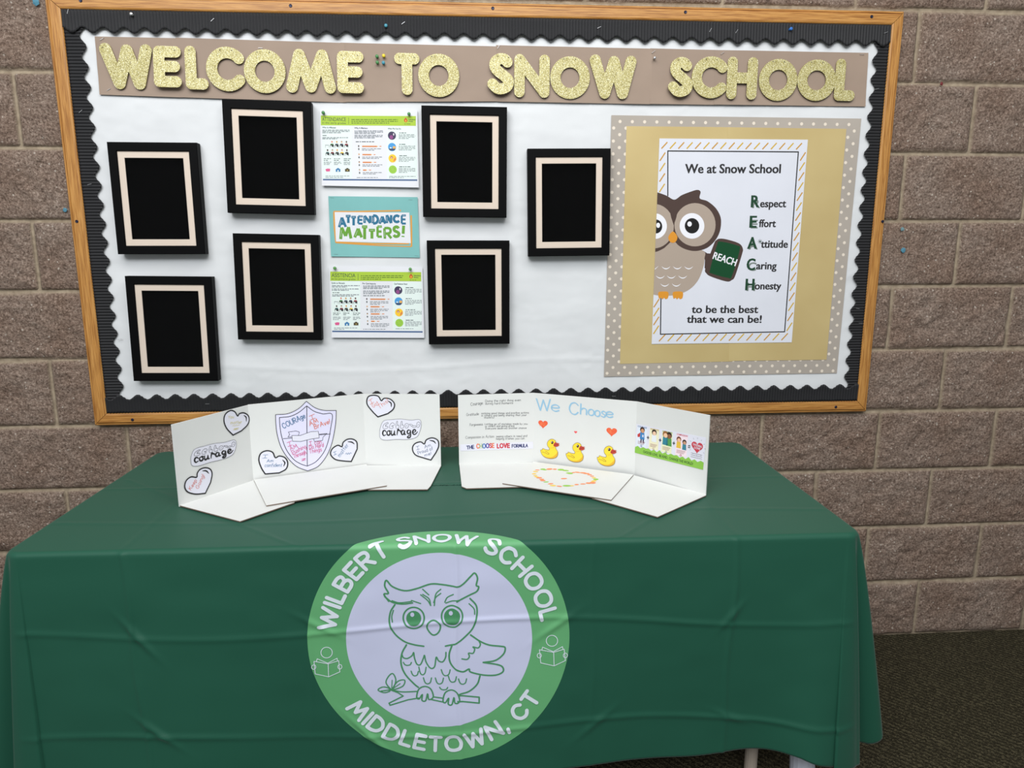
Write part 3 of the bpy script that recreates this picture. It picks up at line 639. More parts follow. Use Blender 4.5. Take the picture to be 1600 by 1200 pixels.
def flyer(qd, K, spanish, label):
    """printed letter-size flyer; K turns close-up pixels into photo pixels"""
    sh = Sheet(qd, -.0180, .004); X = lambda x, y: sh.px(*K(x, y)); mb = MB(sh)
    mb.slab([sh.px(*p) for p in qd], PWHITE, .0004)
    GRN = col('lime_band', 166, 196, 60); MINT = col('pale_mint', 222, 234, 230); TXT = col('small_grey_text', 128, 134, 140); DK = col('dark_teal_text', 44, 60, 66); ORG = col('pencil_orange', 214, 130, 72); NAVY = col('navy_rule', 64, 94, 138)
    R = lambda a, b, c, d, m, h: mb.poly([X(a, b), X(a, d), X(c, d+(c-a)*.006), X(c, b+(c-a)*.006)], m, h)
    if not spanish: B = dict(band=(100, 182, 1420, 318), cols=[(120, 320, 530, 1060), (1020, 335, 1440, 1060)], top=0)
    else: B = dict(band=(142, 172, 1405, 300), cols=[(160, 305, 560, 985), (1010, 315, 1415, 985)], top=-20)
    for c in B['cols']: R(*c, MINT, .0001)
    R(*B['band'], GRN, .0002); b = B['band']
    if not spanish: R(130, 1062, 1440, 1082, NAVY, .0002)
    else: R(170, 992, 1425, 1012, NAVY, .0002)
    tx = mb.tri_text; x0, y0 = b[0], b[1]
    tx('ASISTENCIA' if spanish else 'ATTENDANCE', X(x0+20, y0+76), X(x0+350, y0+80), np.linalg.norm(np.array(X(0, 0))-X(0, 52)), DK, .0003, .0)
    tx('en los primeros grados' if spanish else 'in the early grades', X(x0+20, y0+112), X(x0+350, y0+118), np.linalg.norm(np.array(X(0, 0))-X(0, 24)), DK, .0003, .0)
    R(x0+385, y0+30, x0+389, y0+120, DK, .0003)
    def lines(xa, ya, xb, n, step, m=TXT, th=11, seed=0):
        r = random.Random(seed+int(xa*3+ya))
        for k in range(n):
            x = xa; end = xb if k < n-1 else xa+(xb-xa)*r.uniform(.45, .9)
            while x < end-8:
                w = min(r.uniform(14, 60), end-x); mb.poly([X(x, ya+k*step), X(x, ya+k*step+th), X(x+w, ya+k*step+th), X(x+w, ya+k*step)], m, .0003); x += w+9
    lines(x0+425, y0+52, b[2]-250, 3, 24, col('olive_text', 92, 120, 40))
    f = (b[2]-140, y0+65)
    mb.poly([X(f[0]+dx, f[1]+dy) for dx, dy in ((-24, 10), (-22, -12), (-10, -22), (-2, -40), (10, -20), (22, -8), (24, 14), (10, 30), (-12, 30))], col('flame_red', 190, 70, 40), .0003)
    mb.poly([X(f[0]+dx, f[1]+dy) for dx, dy in ((-10, 22), (-8, 0), (0, -10), (10, 4), (10, 22))], col('flame_orange', 240, 170, 50), .0004)
    tx('Attendance', X(f[0]+36, f[1]-2), X(b[2]-6, f[1]), np.linalg.norm(np.array(X(0, 0))-X(0, 18)), DK, .0003, .02); tx('Works', X(f[0]+36, f[1]+24), X(b[2]-40, f[1]+25), np.linalg.norm(np.array(X(0, 0))-X(0, 18)), DK, .0003, .02)
    lines(f[0]-20, f[1]+50, b[2]-10, 1, 20, col('olive_text', 92, 120, 40), 7)
    hs = ['Quién es Afectado', 'Por Qué Importa', 'Qué Podemos Hacer'] if spanish else ['Who Is Affected', 'Why It Matters', 'What We Can Do']
    c3 = [(160, 340), (590, 347), (1030, 352)] if spanish else [(122, 358), (566, 365), (1030, 374)]
    for h_, (a, y) in zip(hs, c3): tx(h_, X(a, y), X(a+185, y+3), np.linalg.norm(np.array(X(0, 0))-X(0, 22)), DK, .0003, .02)
    o = B['top']; dx = 35 if spanish else 0
    if spanish: lines(165, 362, 550, 2, 18); lines(165, 408, 545, 2, 18); lines(175, 460, 350, 1, 18, DK, 9); lines(170, 488, 540, 2, 18)
    else: lines(122, 380, 500, 3, 18); lines(125, 456, 232, 1, 18, DK, 9); lines(122, 484, 490, 2, 16)
    SK = [(96, 60, 48), (232, 180, 150), (222, 170, 110), (235, 190, 160), (120, 70, 60)]; HR = [(40, 30, 28), (200, 60, 50), (190, 140, 60), (150, 90, 50), (60, 40, 40), (40, 30, 30), (110, 120, 90), (214, 140, 50), (150, 60, 50), (60, 40, 30)]; SHR = [(150, 50, 50), (60, 110, 60), (70, 80, 90), (50, 60, 80), (150, 50, 60), (50, 90, 90), (130, 40, 50), (60, 70, 60), (230, 190, 60), (60, 60, 60)]
    k = 0
    for r_ in range(2):
        for c in range(5):
            px_, py_ = (188 if not spanish else 225)+c*67+r_*6, ((550 if not spanish else 545)+r_*(115 if not spanish else 108))
            DSK = col('desk_black', 40, 40, 44) if (r_, c) != (0, 0) else col('desk_grey', 170, 176, 180)
            if (r_, c) != (0, 0):
                mb.ellipse(X(px_, py_-2), .0023, .0026, col('hair%d' % k, *HR[k]), .0003, 12); mb.ellipse(X(px_, py_+5), .0016, .0019, col('skin%d' % (k % 5), *SK[k % 5]), .0004, 10)
                mb.poly([X(px_-24, py_+46), X(px_+24, py_+46), X(px_+18, py_+24), X(px_-18, py_+24)], col('shirt%d' % k, *SHR[k]), .0003)
            for q in ((-27, 40, 27, 48), (-27, 48, -22, 76), (20, 48, 25, 76), (-4, 48, 20, 66) if (r_, c) != (0, 0) else (-27, 40, 27, 44)): R(px_+q[0], py_+q[1], px_+q[2], py_+q[3], DSK, .0005)
            k += 1
    for j, xx in enumerate((142, 282, 418)):
        yy = 778 if not spanish else 745; xx += dx+5*(1 if spanish else 0)
        lines(xx, yy, xx+100, 2, 22, DK, 8); lines(xx, yy+(46 if not spanish else 56), xx+105, 3, 17, TXT, 8)
    ic = [(198, 940), (340, 938), (468, 940)] if not spanish else [(238, 897), (375, 897), (500, 897)]
    x, y = ic[0]; mb.poly([X(x+a, y+b_) for a, b_ in ((-34, -12), (0, -22), (34, -18), (28, 18), (-22, 20))], col('piggy_pink', 214, 90, 140), .0003)
    x, y = ic[1]; mb.poly([X(x+a, y+b_) for a, b_ in ((-38, -4), (0, -30), (38, -4), (32, -4), (32, 26), (-32, 26), (-32, -4))], col('house_blue', 60, 120, 170), .0003); R(x-8, y+2, x+8, y+24, MINT, .0004)
    x, y = ic[2]; R(x-32, y-16, x+34, y+22, col('camera_brown', 80, 70, 50), .0003); R(x-14, y-28, x+16, y-14, col('camera_brown', 80, 70, 50), .0003); mb.ellipse(X(x+2, y+4), .0016, .0016, col('camera_lens', 190, 170, 80), .0004, 12)
    if spanish: lines(195, 950, 520, 2, 20, TXT, 8); lines(600, 366, 965, 3, 18); lines(600, 436, 962, 3, 18); lines(600, 502, 970, 1, 18, DK, 9); yy = [555, 660, 760, 862]; px_ = 650
    else: lines(165, 1018, 495, 2, 20, TXT, 8); lines(568, 390, 965, 3, 18); lines(568, 452, 960, 3, 18); lines(585, 542, 975, 1, 18, DK, 9); yy = [610, 725, 832, 940]; px_ = 626
    for j, y in enumerate(yy):
        xx = px_+j*4
        mb.ellipse(X(xx, y-4), .0020, .0023, col('hair%d' % (j*2), *HR[j*2]), .0003, 12); mb.ellipse(X(xx, y+2), .0014, .0016, col('skin%d' % j, *SK[j]), .0004, 10); mb.ellipse(X(xx+1, y+38), .0021, .0029, col('child_grey', 96, 100, 100), .0003, 14)
        L = (205, 120, 118, 45)[j]; R(xx+48, y-9, xx+48+L, y+9, ORG, .0003); mb.poly([X(xx+48+L, y-9), X(xx+48+L, y+9), X(xx+70+L, y)], col('pencil_tip', 236, 200, 150), .0003); lines(xx+84+L, y-5, xx+124+L, 1, 10, ORG, 10)
        lines(xx+45, y+30, xx+(320 if not spanish else 300), 2 if not spanish else 3, 19, TXT, 9)
    cs = [(1088, 462), (1090, 620), (1096, 778), (1100, 932)] if not spanish else [(1088, 432), (1092, 585), (1098, 740), (1102, 884)]
    CC = [(62, 54, 84), (70, 150, 210), (244, 196, 50), (150, 196, 70)]
    rr = np.linalg.norm(np.array(X(0, 0))-X(57, 0))
    for j, (x, y) in enumerate(cs):
        mb.ellipse(X(x, y), rr, rr, col('disc%d' % j, *CC[j]), .0003, 32)
        if j == 0: mb.ellipse(X(x-8, y+22), rr*.45, rr*.5, col('monster_plum', 140, 70, 130), .0004, 16); mb.ellipse(X(x+24, y-18), rr*.16, rr*.3, col('pale_moon', 220, 210, 220), .0004, 10)
        if j == 1: mb.poly([X(x-50, y+22), X(x+52, y+22), X(x+30, y+50), X(x-28, y+50)], col('road_navy', 50, 70, 100), .0004); R(x+10, y-10, x+50, y+22, col('bus_tan', 226, 170, 90), .0005); R(x-30, y+4, x-8, y+20, MINT, .0005)
        if j == 2: mb.ellipse(X(x-12, y-12), rr*.32, rr*.32, col('purple_ink', 110, 60, 90), .0004, 14); mb.ellipse(X(x-12, y-8), rr*.22, rr*.22, col('skin1', *SK[1]), .0005, 12); mb.poly([X(x+10, y+50), X(x+48, y+20), X(x+44, y-20), X(x+20, y+6)], ORG, .0004)
        if j == 3:
            for q in range(7): a = q*2.4; mb.ellipse(X(x+30*math.cos(a), y+28*math.sin(a)), rr*.08, rr*.08, col('leaf_dark', 110, 160, 60), .0004, 8)
        lines(1190, y-42, 1370, 1, 18, DK, 9); lines(1182, y-18, 1412, 4, 18, TXT, 8)
    lines(1050, (1024 if not spanish else 962), 1415, 2 if not spanish else 1, 18, TXT, 8); lines(600, 1040 if not spanish else 968, 990, 1, 18, TXT, 8)
    return tag(mb.build('flyer'), label, 'flyer', 'attendance flyers')
flyer([(499.5, 170), (652, 171.5), (654.5, 293), (503, 290)], crop(490, 160, 180/1600), False, 'white flyer headed ATTENDANCE with lime green band, upper of the pair')
flyer([(514, 416), (660, 417), (663, 528), (518, 527.5)], crop(500, 405, 180/1600), True, 'white flyer headed ASISTENCIA with lime green band, lower of the pair')

# teal sign
K = crop(500, 295, 170/1600); qd = [K(122, 108), K(1435, 122), K(1468, 1012), K(162, 995)]
sh = Sheet(qd, -.0150, .001); X = lambda x, y: sh.px(*K(x, y)); mb = MB(sh); TEAL = paper('teal_card', (122, 180, 178), .6, .03)
mb.slab([sh.px(*p) for p in qd], TEAL, .0004)
OC = col('ochre_brush', 214, 150, 66); BLUE = col('poster_blue', 40, 108, 140); GREEN = col('poster_green', 100, 154, 52)
def brush(pts, w, m, h):
    mb.stroke([X(*p) for p in pts], w*np.linalg.norm(np.array(X(0, 0))-X(1, 0)), m, h, cap=False)
brush([(200, 335), (480, 338), (760, 330), (1000, 326), (1190, 320)], 22, OC, .0002); brush([(205, 340), (212, 560), (235, 790)], 24, OC, .0002); brush([(230, 792), (560, 815), (900, 835), (1345, 850)], 16, OC, .0002); brush([(1340, 390), (1345, 620), (1345, 850)], 24, OC, .0002); brush([(235, 785), (420, 792), (800, 808), (1310, 806)], 22, OC, .00025)
mb.poly([X(215, 342), X(1312, 350), X(1335, 800), X(235, 775)], PWHITE, .0003)
def block_word(word, boxes, m, wd):
    kx = np.linalg.norm(np.array(X(0, 0))-X(1, 0))
    for ch, (x0, y0, x1, y1, rot) in zip(word, boxes):
        x0, x1 = x0-3, x1+3; w_ = wd*(.80 if ch in 'E' else .86 if ch in 'R' else 1); gw, st = glyph(ch, 6); cx, cy = (x0+x1)/2, (y0+y1)/2
        for j, (P, cl) in enumerate(st):
            Q = []
            for p in P:
                ux = (p[0]/max(gw, .5)-.5)*(x1-x0-w_) if gw > .5 else 0; uy = (.5-(p[1] if ch != '!' or p[1] > 1 else p[1]*2.4-.2)/10)*(y1-y0-w_*(.9 if ch != '!' else .3)); Q.append(X(cx+ux*math.cos(rot)-uy*math.sin(rot), cy+ux*math.sin(rot)+uy*math.cos(rot)))
            mb.stroke(Q, w_*kx, m, .0004, cl, cap=False)
            if j == 0 and not cl and ch not in '!': mb.stroke([np.array(Q[0])*.8+np.array(Q[1])*.2, np.array(Q[0])*.25+np.array(Q[1])*.75], 4*kx, PWHITE, .0006)
A_ = [(262, 405, 392, 580, -.05), (365, 385, 468, 520, -.02), (445, 400, 545, 555, .0), (552, 392, 640, 525, .02), (640, 380, 755, 520, 0), (765, 378, 868, 525, 0), (860, 390, 975, 530, .0), (968, 370, 1062, 522, 0), (1070, 378, 1185, 505, 0), (1190, 378, 1275, 525, 0)]
block_word('ATTENDANCE', A_, BLUE, 38)
M_ = [(280, 545, 470, 755, -.06), (492, 565, 632, 735, 0), (598, 540, 715, 760, 0), (700, 590, 828, 752, 0), (832, 540, 925, 720, 0), (935, 560, 1062, 748, -.05), (1065, 540, 1180, 722, 0), (1200, 535, 1250, 720, .06)]
block_word('MATTERS!', M_, GREEN, 44)
for x, y in ((175, 130), (1330, 160), (235, 962), (1420, 985)): mb.stroke([X(x-28, y), X(x+28, y+4)], .0006, col('dull_staple', 90, 110, 110), .0004)
tag(mb.build('sign_sheet'), 'teal paper sign reading ATTENDANCE MATTERS! between the two flyers', 'sign')

# the REACH poster on gold and polka-dot paper
K = crop(930, 160, 450/1174)
DOT = paper('dotted_taupe_paper', (172, 163, 153), .6, .025); CRM = col('cream_dot', 226, 214, 198)
qd = [K(66, 52), K(1085, 66), K(985, 1104), K(36, 1118)]
sh = Sheet(qd, -.0140); mb = MB(sh); mb.slab([sh.px(*p) for p in qd], DOT, .0004)
c4 = [np.array(sh.px(*p)) for p in qd]; u0, u1 = max(c4[0][0], c4[3][0]), min(c4[1][0], c4[2][0]); v1, v0 = min(c4[0][1], c4[1][1]), max(c4[2][1], c4[3][1]); sp_ = .0372
nu, nv = int((u1-u0)/sp_), int((v1-v0)/(sp_*.5)); j = 0; v = v0+.008
while v < v1-.004:
    u = u0+.008+(sp_/2 if j % 2 else 0)
    while u < u1-.004:
        inside = u0+.062 < u < u1-.05 and v0+.055 < v < v1-.045
        if not inside: mb.ellipse((u, v), .0048, .0048, CRM, .0001, 14)
        u += sp_
    v += sp_/2; j += 1
tag(mb.build('dotted_paper'), 'taupe polka-dot paper behind the owl poster', 'paper')
GOLD = mat('gold_paper', (212, 194, 142), .42, .15, .5)
m = GOLD; vv = coords(m); n = nd(m, 'ShaderNodeTexNoise', Scale=4., Detail=3.); lk(m, vv, n.inputs['Vector']); lk(m, ramp(m, n.outputs['Fac'], [(.3, (194, 171, 117)), (.7, (206, 185, 131))]), bsdf(m).inputs['Base Color'])
qa = [K(128, 97), K(545, 100), K(670, 1052), K(101, 1066)]; qa = [K(128, 97), K(545, 101), K(560, 1056), K(101, 1066)]
sh = Sheet(qa, -.0147); mb = MB(sh); mb.slab([sh.px(*p) for p in qa], GOLD, .0004); tag(mb.build('gold_paper'), 'left gold paper sheet behind the owl poster', 'paper', 'gold paper sheets')
qb = [K(540, 99), K(1024, 108), K(943, 1049), K(667, 1053)]; qb = [K(540, 101), K(1024, 108), K(943, 1049), K(545, 1054)]
sh = Sheet(qb, -.0152); mb = MB(sh); mb.slab([sh.px(*p) for p in qb], GOLD, .0004); tag(mb.build('gold_paper'), 'right gold paper sheet behind the owl poster', 'paper', 'gold paper sheets')
qd = [K(262, 147), K(867, 152), K(801, 978), K(230, 985)]
sh = Sheet(qd, -.0164); X = lambda x, y: sh.px(*K(x, y)); PB = paper('poster_paper', (219, 221, 230), .35, .012)
SHO = [X(262, 147), X(867, 152), X(801, 978), X(230, 985)]
ctr = sh.at(*np.mean(SHO, 0)); po = empty('owl_poster', ctr); po['_o'] = tuple(ctr)
tag(po, 'white poster with a brown owl and the words We at Snow School', 'poster')
mb = MB(sh); mb.slab(SHO, PB, .0005)
mb.stroke([X(296, 380), X(296, 198), X(828, 202)], .0034, INK, .0002); mb.stroke([X(828, 202), X(772, 935), X(266, 945), X(268, 800)], .0034, INK, .0002)
D1 = col('ochre_dash', 204, 166, 56); D2 = col('amber_dash', 196, 146, 60)
def dashes(a, b, n, dx, dy):
    for k in range(n):
        t = (k+.5)/n; x, y = a[0]+(b[0]-a[0])*t, a[1]+(b[1]-a[1])*t; mb.stroke([X(x-dx, y+dy), X(x+dx, y-dy)], .0038, D1 if k % 2 else D2, .0002, cap=False)
dashes((265, 175), (848, 179), 17, 12, 13); dashes((848, 200), (790, 935), 18, 11, 17); dashes((255, 960), (790, 955), 15, 13, 14); dashes((275, 200), (272, 370), 4, 11, 17); dashes((250, 800), (248, 945), 4, 11, 17)
mb.build('sheet', parent=po)
mb = MB(sh); tt = lambda s_, a, b, c, m_=INK, bold=.036: mb.tri_text(s_, X(*a), X(*b), c*(np.linalg.norm(np.array(X(500, 500))-X(500, 400))/100), m_, .0004, bold)
nx_ = lambda: mb.build('lettering', parent=po)
tt('We at Snow School', (366, 288), (755, 288), 36); nx_(); mb = MB(sh); tt('to be the best', (393, 858), (663, 858), 32); nx_(); mb = MB(sh); tt('that we can be!', (373, 898), (677, 898), 32)
for w_, x0, x1, y in (('espect', 672, 777, 427), ('ffort', 667, 735, 508), ('ttitude', 675, 784, 592), ('aring', 656, 738, 680), ('onesty', 650, 757, 762)): nx_(); mb = MB(sh); tt(w_, (x0, y), (x1, y), 31)
mb.build('lettering', parent=po)
DG = col('deep_green_ink', 20, 64, 40); GS = col('grey_shadow_ink', 120, 130, 124)
for ch, x0, x1, y in (('R', 635, 667, 427), ('E', 629, 656, 510), ('A', 620, 657, 596), ('C', 617, 650, 683), ('H', 612, 646, 765)):
    mb = MB(sh); mb.tri_text(ch, X(x0+5, y+3), X(x1+5, y+3), .0255, GS, .0003, .03); tt(ch, (x0, y), (x1, y), 48, DG, .04); mb.build('initial', parent=po)
mb = MB(sh)
for a in (0, PI/2, PI/4, -PI/4): mb.stroke([X(672-9*math.cos(a), 567-9*math.sin(a)), X(672+9*math.cos(a), 567+9*math.sin(a))], .001, DG, .0005)
mb.build('plus_mark', parent=po)
# the printed owl, traced in a close-up
K8 = crop(1010, 280, 1/6); X8 = lambda x, y: sh.px(*K8(x, y))
EL = (np.array(SHO[0]), np.array(SHO[3]))
def clipl(P):
    a, b = EL; d = b-a; ins = lambda p: (d[0]*(p[1]-a[1])-d[1]*(p[0]-a[0])) >= 0; out = []
    P = [np.array(p) for p in P]
    for i in range(len(P)):
        p, q = P[i-1], P[i]; ip_, iq = ins(p), ins(q)
        if ip_ != iq:
            fp = d[0]*(p[1]-a[1])-d[1]*(p[0]-a[0]); fq = d[0]*(q[1]-a[1])-d[1]*(q[0]-a[0]); out.append(p+(q-p)*fp/(fp-fq))
        if iq: out.append(q)
    return out
BRN = col('owl_dark_brown', 74, 56, 50); TPE = col('owl_taupe', 172, 156, 142); WHI = col('owl_white', 236, 236, 242); ORA = col('owl_orange', 218, 146, 44); BLK = col('owl_black', 14, 12, 12)
mb = MB(sh)
def P8(pts, m_, h, smooth=True): 
    q = catmull(pts, True, 5) if smooth else pts
    q = clipl([X8(*p) for p in q])
    if len(q) > 2: mb.poly(q, m_, h)
def E8(c, rx, ry, m_, h): P8([(c[0]+rx*math.cos(a), c[1]+ry*math.sin(a)) for a in (2*PI*k/40 for k in range(40))], m_, h, False)
P8([(20, 640), (300, 610), (530, 670), (545, 740), (532, 830), (480, 955), (385, 1045), (240, 1090), (60, 1080), (-40, 1000)], TPE, .0002)
P8([(528, 668), (570, 695), (640, 700), (600, 840), (545, 835), (548, 760)], BRN, .00012, False)
P8([(40, 112), (108, 125), (190, 155), (262, 192), (330, 150), (420, 115), (480, 100), (508, 120), (500, 180), (570, 205), (645, 265), (690, 340), (700, 410), (685, 500), (640, 580), (575, 640), (500, 668), (430, 672), (355, 652), (300, 620), (250, 575), (200, 615), (150, 655), (60, 680), (-60, 600), (-60, 200)], BRN, .0003)
P8([(205, 590), (300, 590), (330, 655), (270, 690), (160, 690)], TPE, .00025, False)
P8([(455+193*math.cos(a), 427+203*math.sin(a)) for a in (2*PI*k/40 for k in range(40))], TPE, .0004, False)
E8((72, 440), 185, 208, TPE, .0004)
P8([(200, 205), (310, 205), (280, 360), (256, 432), (232, 360)], BRN, .00045, False)
E8((427, 438), 116, 120, WHI, .0005); E8((80, 440), 112, 120, WHI, .0005); E8((427, 437), 68, 72, BLK, .0006); E8((88, 443), 60, 66, BLK, .0006); E8((404, 420), 21, 24, WHI, .0007); E8((110, 432), 18, 24, WHI, .0007)
P8([(248, 490), (288, 535), (280, 578), (248, 597), (214, 578), (207, 535)], ORA, .0007)
for x, y in ((183, 818), (290, 818), (396, 818), (130, 905), (233, 905), (340, 905), (172, 980), (280, 980)):
    mb.stroke([X8(x+a, y+22*(1-(a/40)**2)) for a in np.linspace(-40, 40, 13)], .0030, WHI, .0004, taper=lambda t: .15+.85*math.sin(PI*t))
mb.stroke([X8(82+a, 842-a*.9) for a in (0, 10, 20, 30)], .0022, WHI, .0004, taper=lambda t: 1-.8*t)
for x in (158, 294): P8([(x-46, 1062), (x, 1052), (x+46, 1060), (x+44, 1112), (x+20, 1124), (x+8, 1112), (x-8, 1126), (x-20, 1112), (x-40, 1118)], ORA, .0005)
P8([(690, 557), (760, 566), (868, 602), (903, 650), (895, 705), (832, 905), (800, 945), (750, 958), (612, 915), (562, 882), (553, 830), (632, 610), (655, 572)], BRN, .0005)
P8([(695, 585), (852, 622), (874, 662), (802, 905), (760, 924), (612, 884), (596, 848), (662, 616)], col('tablet_green', 16, 72, 40, .35), .0006)
mb.tri_text('REACH', X8(618, 744), X8(832, 815), .0215, WHI, .0008, .03)
mb.build('owl_print', parent=po)

# ================================================================ the folding table
TZ = .7430; TC = np.array((1.217, -.409)); TA = math.radians(-.85); HX, HY = .919, .3775
ct, st_ = math.cos(TA), math.sin(TA)
def T3(x, y, z): return (TC[0]+ct*x-st_*y, TC[1]+st_*x+ct*y, z)
tb = empty('folding_table', T3(0, 0, 0)); tb['_o'] = tuple(T3(0, 0, 0)); tag(tb, 'folding table hidden under the green cloth, pale legs showing at the right', 'table')
MLEG = mat('white_table_leg', (205, 210, 222), .4); MBEI = mat('beige_table_leg', (176, 164, 150), .45)
def tbox(lo, hi, name, m, parent):
    vs, fs = box_vf(lo, hi); return mesh_obj(name, [T3(*p) for p in vs], fs, [m], parent=parent)
tbox((-HX+.012, -HY+.012, TZ-.045), (HX-.012, HY-.012, TZ-.006), 'tabletop', MLEG, tb)
def leg(x, y, x2, y2, r0, r1, m):
    vs = []; fs = []; n = 16
    for (a, b, z, r) in ((x2, y2, 0., r1*1.15), (x2, y2, .012, r1*1.15), (x2, y2, .014, r1), (x, y, TZ-.045, r0)):
        for k in range(n): vs.append(T3(a+r*math.cos(2*PI*k/n), b+r*math.sin(2*PI*k/n), z))
    for i in range(3):
        for k in range(n): fs.append((i*n+k, i*n+(k+1) % n, (i+1)*n+(k+1) % n, (i+1)*n+k))
    fs += [tuple(range(n))[::-1], tuple(3*n+k for k in range(n))]
    return mesh_obj('leg', vs, fs, [m], parent=tb)
for sx_ in (-1, 1):
    a = leg(sx_*(HX-.07), -.26, sx_*(HX-.07+.035), -.27, .030, .030, MLEG); leg(sx_*(HX-.07), .26, sx_*(HX-.05), .27, .026, .024, MLEG)
    b = leg(sx_*(HX-.15), -.22, sx_*(HX-.15), -.22, .016, .016, MBEI); leg(sx_*(HX-.15), .22, sx_*(HX-.15), .22, .016, .016, MBEI); 
    if sx_ == 1: b['label'] = 'beige inner leg'

# ---------------------------------------------------------------- tablecloth
RC, RE = .034, .011
NF, NS, NK = 420, 150, 46
def plan(hx, hy, r, depth):
    """closed outline of the cloth seen from above, `depth` = share of the way down the drop"""
    w = max(0., depth)**.85; pts = []; sh_ = []
    def side(n, a, b, kind):
        for k in range(n): t = k/n; pts.append((a[0]+(b[0]-a[0])*t, a[1]+(b[1]-a[1])*t)); sh_.append((kind, t))
    def corner(cx, cy, a0, kind, ear):
        for k in range(NK):
            t = k/NK; a = a0+t*PI/2; p0 = np.array((cx+r*math.cos(a), cy+r*math.sin(a)))
            if ear is not None:
                q = ear[int(round(t*(len(ear)-1)))] if False else None
                f = t*(len(ear)-1); i = min(int(f), len(ear)-2); e = np.array(ear[i])*(1-(f-i))+np.array(ear[i+1])*(f-i); p0 = p0*(1-w)+e*w
            pts.append(tuple(p0)); sh_.append((kind, t))
    def earp(sx, sy, L):
        # control points relative to the table corner, for the lower right corner as seen from the front
        c = catmull([(a*sx+hx*sx, b*sy+hy*sy) for a, b in L], False, 10); return c
    frontR = [(-.034, .010), (.0, .012), (.030, .012), (.050, .004), (.046, -.022), (.036, -.040), (.056, -.046), (.095, -.030), (.122, -.034), (.118, -.070), (.070, -.10), (.02, -.10), (.004, -.06)]
    frontR[-1] = (.006, -.13)
    eR = earp(1, -1, [(a, b) for a, b in frontR]); eL = earp(-1, -1, [(a, b) for a, b in frontR])[::-1]
    back = [(-.034, .0), (.02, .004), (.05, .0), (.055, -.03), (.02, -.05), (.0, -.05)]
    eBR = earp(1, 1, back)[::-1]; eBL = earp(-1, 1, back)
    side(NF, (-hx+r, -hy), (hx-r, -hy), 'F'); corner(hx-r, -hy+r, -PI/2, 'CR', eR if depth > 0 else None)
    side(NS, (hx, -hy+r), (hx, hy-r), 'R'); corner(hx-r, hy-r, 0, 'CBR', eBR if depth > 0 else None)
    side(NF, (hx-r, hy), (-hx+r, hy), 'B'); corner(-hx+r, hy-r, PI/2, 'CBL', eBL if depth > 0 else None)
    side(NS, (-hx, hy-r), (-hx, -hy+r), 'L'); corner(-hx+r, -hy+r, PI, 'CL', eL if depth > 0 else None)
    return np.array(pts), sh_
DROP = .545
def creases(u, v):
    """folds pressed into the cloth: outward relief at cloth position u (along), v (below the table edge)"""
    g = lambda x, s: np.exp(-(x/s)**2); r = 0
    for x0, amp, tilt in ((-.675, .0034, .045), (-.30, .0016, .0), (.018, .0030, .01), (.32, .0012, 0), (.635, .0030, -.02)): r = r+amp*g(u-x0-tilt*v-.004*np.sin(v*17+x0*9), .0055)*(.45+.75*fbm(u*2+7, v*6, 3, 2))
    for v0, amp in ((.195, .0028), (.44, .0028)): r = r+amp*g(v-v0-.016*np.sin(u*5.2+v0*20)-.012*(u+.3)**2*(1 if v0 > .3 else .4), .0058)*(.35+.95*fbm(u*4+v0*30, v*3, 8, 2))
    r = r+.006*(fbm(u*3.1+9, v*2.2, 14, 3)-.5)*np.clip(v/.06, 0, 1)
    r = r+.0035*(fbm(u*9+2, v*11, 24, 2)-.5)*np.clip(v/.1, 0, 1)
    for (a, b, L, th, amp) in ((-.655, .20, .05, .9, .005), (-.63, .42, .05, .7, .005), (.63, .19, .035, -.9, .004), (-.28, .185, .05, .5, .003), (.24, .2, .05, -.6, .003), (-.18, .45, .06, .8, .0035), (.33, .44, .05, -.7, .003), (.64, .44, .04, .4, .003)):
        x, y = (u-a)*math.cos(th)+(v-b)*math.sin(th), -(u-a)*math.sin(th)+(v-b)*math.cos(th); r = r+amp*np.exp(-(x/L)**2-(y/.007)**2)
    return r
def wave(u, v):
    """slow swing of the front of the cloth"""
    d = np.clip(v/DROP, 0, 1); return .016*d+.010*d**1.5*np.sin(u*8.5+.6)*(np.abs(u) < 2)+.020*d**2*np.exp(-((u-.83)/.06)**2)-.012*d**2*np.exp(-((u-.70)/.09)**2)
def prof(v):
    v = np.asarray(v, float); a = np.clip(v/RE, 0, PI/2)
    out = np.where(v < 0, v*0, np.where(v < RE*PI/2, RE*np.sin(a), RE)); dn = np.where(v < 0, 0, np.where(v < RE*PI/2, RE*(1-np.cos(a)), RE+v-RE*PI/2)); return out, dn
def toprel(x, y):
    g = lambda t, s: np.exp(-(t/s)**2)
    ed = np.clip(np.minimum(HX-np.abs(x), HY-np.abs(y))/.03, 0, 1)
    r = .0012*g(y+.22-.02*np.sin(x*4), .008)+.0012*g(y-.02, .007)+.0012*g(x-.635, .007)+.001*g(x+.675, .007)+.0015*g((x-.62)-(y+.1)*.9, .006)*(y < 0)+.0013*g((x+.62)+(y+.12)*1.2, .008)*(y < .1)
    return r*ed*.9
def front_pts(u, v, h=0.):
    """cloth positions (u along the front, v down from the table edge, negative on the top) -> points h above the cloth"""
    o, dn = prof(v); k = np.clip(v/.012, 0, 1); rel = np.where(v > 0, (creases(u, np.maximum(v, 0))+wave(u, v))*k, 0); a = np.clip(v/RE, 0, PI/2)
    y = -HY+RE-np.where(v > 0, o, v); z = TZ-dn+np.where(v > 0, 0, toprel(u, y))
    y = y-rel-h*np.sin(a); z = z+h*np.cos(a)
    return np.stack([TC[0]+ct*u-st_*y, TC[1]+st_*u+ct*y, z], -1)
